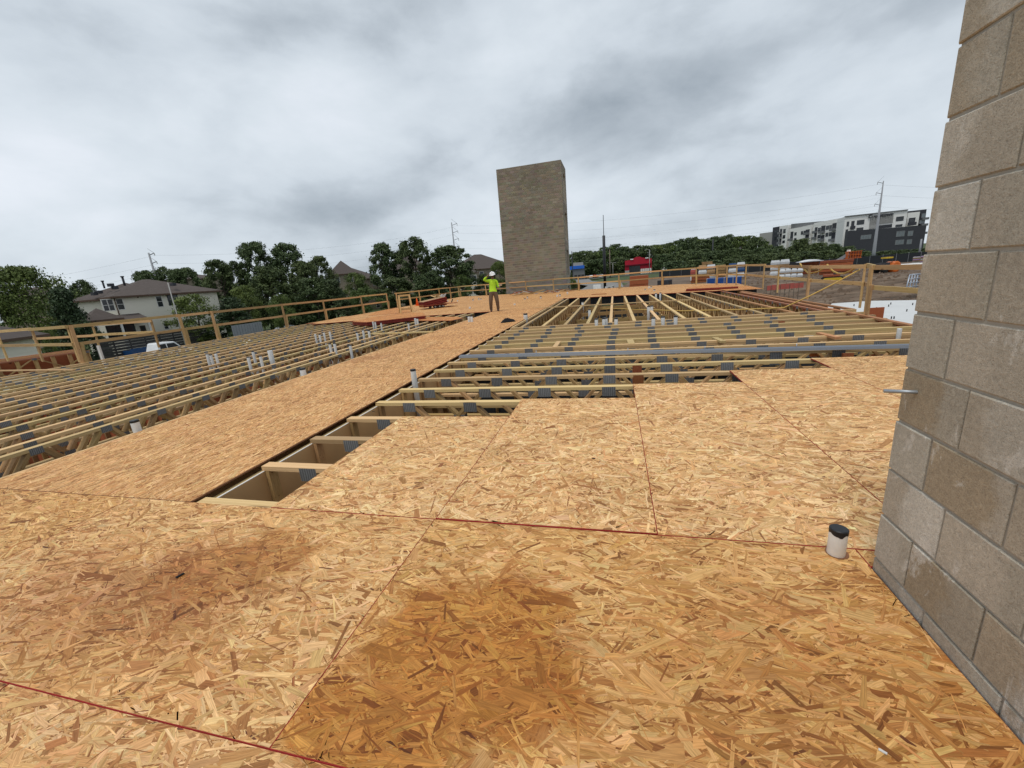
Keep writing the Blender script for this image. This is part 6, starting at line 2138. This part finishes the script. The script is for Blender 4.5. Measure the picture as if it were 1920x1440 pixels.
# machines
def machine():
    q = at_dist(1560, 526, 58); zb = hgt(q.x, q.y)
    t = thing('excavator', 'yellow and orange tracked machine parked before the rust red stack', 'excavator', (q.x, q.y, zb), rz=radians(-20)); t.scale = (.52, .52, .52)
    for sgn in (-1, 1):
        m_ = MB(); n = 18; prof = [(1.5 * (1 if cos(a) > 0 else -1) + .42 * cos(a), .45 + .42 * sin(a)) for a in [2 * pi * i / n for i in range(n)]]
        Mx = Matrix.Translation((0, sgn * .9, 0)) @ Matrix(((1, 0, 0, 0), (0, 0, 1, 0), (0, 1, 0, 0), (0, 0, 0, 1)))
        m_.prism(prof, -.25, .25, M4=Mx); m_.build('track', MAT['tyre'], t)
        m_ = MB(); m_.prism([(x * .8, .45 + (z - .45) * .62) for x, z in prof], -.27, .27, M4=Mx); m_.build('track_frame', MAT['yellow'], t)
    m_ = MB(); m_.prism([(-1.6, -.95), (1.2, -.95), (1.35, .95), (-1.6, .95)], .95, 1.35); m_.build('house', MAT['redwood'], t)
    m_ = MB(); m_.prism([(.1, -.9), (1.2, -.9), (1.2, .0), (.1, .0)], 1.36, 1.75); m_.build('cab', MAT['charcoal'], t)
    q = at_dist(1662, 522, 66); zb = hgt(q.x, q.y)
    t = thing('drum_roller', 'orange drum roller standing on the dirt at the right', 'roller', (q.x, q.y, zb), rz=radians(10)); t.scale = (.62, .8, .8)
    m_ = MB(); m_.lathe([(.55, -.75), (.8, -.74), (.8, .74), (.55, .75)], 22, M4=Matrix.Translation((.7, 0, .8)) @ Matrix.Rotation(pi / 2, 4, 'X')); m_.build('drum', MAT['orange'], t)
    for sgn in (-1, 1):
        m_ = MB(); m_.lathe([(.3, -.18), (.62, -.16), (.62, .16), (.3, .18)], 18, M4=Matrix.Translation((-1.3, sgn * .7, .62)) @ Matrix.Rotation(pi / 2, 4, 'X')); m_.build('wheel', MAT['tyre'], t)
    m_ = MB(); m_.prism([(-2.1, -.5), (-.3, -.55), (-.3, .55), (-2.1, .5)], .85, 1.45); m_.build('engine_cover', MAT['charcoal'], t)
    m_ = MB(); m_.box((-1.0, -.5, 2.05), (.2, .5, 2.25)); m_.build('canopy', MAT['yellow'], t)
    for sx in (-.95, .12):
        for sy in (-.45, .42):
            m_ = MB(); m_.box((sx, sy, 1.4), (sx + .06, sy + .06, 2.05)); m_.build('canopy_post', MAT['charcoal'], t)
    # boom lift behind
    q = at_dist(1570, 487, 84); zb = hgt(q.x, q.y)
    t = thing('boom_lift', 'grey boom lift arm with orange basket rising behind the red stack', 'lift', (q.x, q.y, zb), rz=0)
    a = at_dist(1568, 490, 84); c = at_dist(1590, 477, 84)
    m_ = MB(); m_.beam(a, c, .35, .45); place(m_.build('boom', MAT['pole_grey']), t)
    m_ = MB(); m_.box((-1, -.8, 0), (1, .8, .8)); m_.build('chassis', MAT['orange'], t)
    e = at_dist(1600, 478, 84)
    for k in range(6):
        m_ = MB(); m_.box((-.9 + .34 * k, -.4, -.5), (-.85 + .34 * k, .4, .5), M4=Matrix.Translation(e)); place(m_.build('basket_bar', MAT['orange']), t)
    for zz in (-.5, .0, .5):
        m_ = MB(); m_.box((-.93, -.42, zz), (.93, .42, zz + .06), M4=Matrix.Translation(e)); place(m_.build('basket_rail', MAT['orange']), t)
    m_ = MB(); m_.box((-.15, -.3, -.5), (.1, .3, .7), M4=Matrix.Translation(at_dist(1591, 477, 84))); place(m_.build('joint', MAT['white']), t)
    # skid steer hidden at the far end
    q = at_dist(1247, 535, 56); zb = hgt(q.x, q.y)
    t = thing('dark_loader', 'dark compact loader seen under the far end guardrail', 'loader', (q.x, q.y, zb), rz=radians(60))
    zt = at_dist(1247, 525, 56).z - zb
    m_ = MB(); m_.box((-.9, -.6, .4), (.7, .6, zt)); o = m_.build('body', MAT['charcoal'], t)
    m_ = MB(); m_.box((-.3, -.62, zt * .55), (.5, .62, zt * .92)); m_.build('cab_window', MAT['glass'], t)
    for sx in (-.6, .55):
        for sy in (-.8, .8):
            m_ = MB(); m_.lathe([(.2, -.14), (.42, -.12), (.42, .12), (.2, .14)], 16, M4=Matrix.Translation((sx, sy, .42)) @ Matrix.Rotation(pi / 2, 4, 'X')); m_.build('wheel', MAT['tyre'], t)


machine()
# red netting
A = at_dist(1437, 543, 48); Bq = at_dist(1506, 538, 50); Fq = Facade(A, Bq); zb = at_dist(1470, 542, 49).z
t = thing('safety_net', 'low red safety netting beyond the right guardrail', 'netting', A)
zg = hgt(A.x, A.y)
for k in range(8):
    Fq.box('net_panel', Fq.L * k / 8 + .02, Fq.L * (k + 1) / 8 - .02, at_dist(1470, 542, 49).z, at_dist(1470, 533, 49).z + random.uniform(-.06, .06), 0, .02 + .04 * (k % 2), MAT['net'], t)
    Fq.box('net_post', Fq.L * k / 8 - .012, Fq.L * k / 8 + .012, zg, at_dist(1470, 533, 49).z, -.02, .05, MAT['pole_wood'], t)
# galvanised frames by the wall
t = thing('scaffold', 'leaning galvanised scaffold frames on the dirt beside the near block wall', 'frames', at_dist(1706, 545, 50))
for k in range(4):
    a = at_dist(1698 + 6 * k, 545, 50 + k * .5); c = at_dist(1706 + 5 * k, 515, 50.6 + k * .5)
    m_ = MB(); m_.tube([a, c], .05, 6); m_.tube([a + Vector((1.0, 0, 0)), c + Vector((1.0, 0, 0))], .05, 6); m_.tube([c, c + Vector((1.0, 0, 0))], .05, 6)
    for f in (.25, .5, .75): m_.tube([a.lerp(c, f), a.lerp(c, f) + Vector((1.0, 0, 0))], .03, 5)
    place(m_.build('frame', MAT['steel']), t)

# road far right with kerb, pale drive by the tower
def strip(name, pts, w, z, mat, label):
    mb = MB(); L_, R_ = [], []
    for i, p in enumerate(pts):
        d = (pts[min(i + 1, len(pts) - 1)] - pts[max(i - 1, 0)]); d.z = 0; d.normalize(); s = Vector((-d.y, d.x, 0)) * w / 2
        L_.append((p.x + s.x, p.y + s.y, z)); R_.append((p.x - s.x, p.y - s.y, z))
    n = len(pts)
    mb.add(L_ + R_, [(i, i + n, i + n + 1, i + 1) for i in range(n - 1)])
    o = mb.build(name, MAT[mat]); tag(o, label, kind='structure')
    if mb.f and o.data.polygons[0].normal.z < 0: o.data.flip_normals()
    return o


strip('road', [Vector((-70, 175, 0)), Vector((-30, 190, 0)), Vector((10, 205, 0)), Vector((60, 222, 0)), Vector((140, 240, 0)), Vector((260, 250, 0))], 16, -1.50, 'asphalt', 'asphalt road passing the red building')
strip('drive', [Vector((-6, 62, 0)), Vector((-2, 72, 0)), Vector((-2, 90, 0)), Vector((-10, 130, 0)), Vector((-14, 180, 0))], 7, -1.35, 'concrete', 'pale concrete drive right of the tower')
# rubble and barrels beyond the far end rail
t = thing('rubble_heap', 'heap of pale broken concrete beyond the far end guardrail', 'rubble', at_dist(1150, 540, 50))
c = at_dist(1145, 541, 50)
for k in range(34):
    s_ = random.uniform(.15, .45)
    M4 = Matrix.Translation(c + Vector((random.uniform(-1.6, 1.6), random.uniform(-1, 1), random.uniform(-.9, .15)))) @ Matrix.Rotation(random.random() * 3, 4, 'X') @ Matrix.Rotation(random.random() * 3, 4, 'Z')
    m_ = MB(); m_.box((-s_, -s_ * .7, -s_ * .4), (s_, s_ * .7, s_ * .4), M4=M4); place(m_.build('chunk', MAT['lattice'] if k % 3 else MAT['slab']), t)
for x in (1117, 1122):
    q = at_dist(x, 541, 48); zt = at_dist(x, 534, 48).z
    mb = MB(); zb = hgt(q.x, q.y); mb.lathe([(.26, 0), (.28, .02), (.28, zt - zb - .02), (.26, zt - zb)], 14)
    tag(mb.build('barrel', MAT['pvc'], None, (q.x, q.y, zb)), 'white upright barrel beyond the far end guardrail', 'barrel', 'white barrels beyond the far rail')

# loose clods and spoil on the dirt yard
mb = MB(); rr = random.Random(5)
for k in range(1700):
    x, y = rr.uniform(1380, 1760), 517 + 46 * rr.random() ** 1.3
    p = at(x, y, -2.4)
    d_ = hypot(p.x, p.y)
    if not (47 < d_ < 95): continue
    g_ = hgt(p.x, p.y)
    r_ = rr.uniform(.05, .16) * (1.9 if rr.random() < .08 else 1)
    ph = rr.random() * 6
    ring = [(p.x + r_ * (1 + .4 * rr.random()) * cos(ph + i * 1.047), p.y + r_ * (1 + .4 * rr.random()) * sin(ph + i * 1.047), g_ - .06) for i in range(6)]
    top = [(p.x + .5 * r_ * cos(ph + i * 2.09), p.y + .5 * r_ * sin(ph + i * 2.09), g_ + r_ * rr.uniform(.5, .9)) for i in range(3)]
    mb.add(ring + top, [(6, 7, 8)] + [(i, (i + 1) % 6, 6 + ((i + 1) // 2) % 3) for i in range(6)] + [(2 * i + 1, 6 + (i + 1) % 3, 6 + i) for i in range(3)])
MAT['soil'] = plain('loose_soil', (0.125, 0.085, 0.058), 0.95, var=0.45, scale=1.3)
tag(mb.build('soil_clods', MAT['soil']), 'loose brown clods scattered over the dirt yard', kind='stuff')
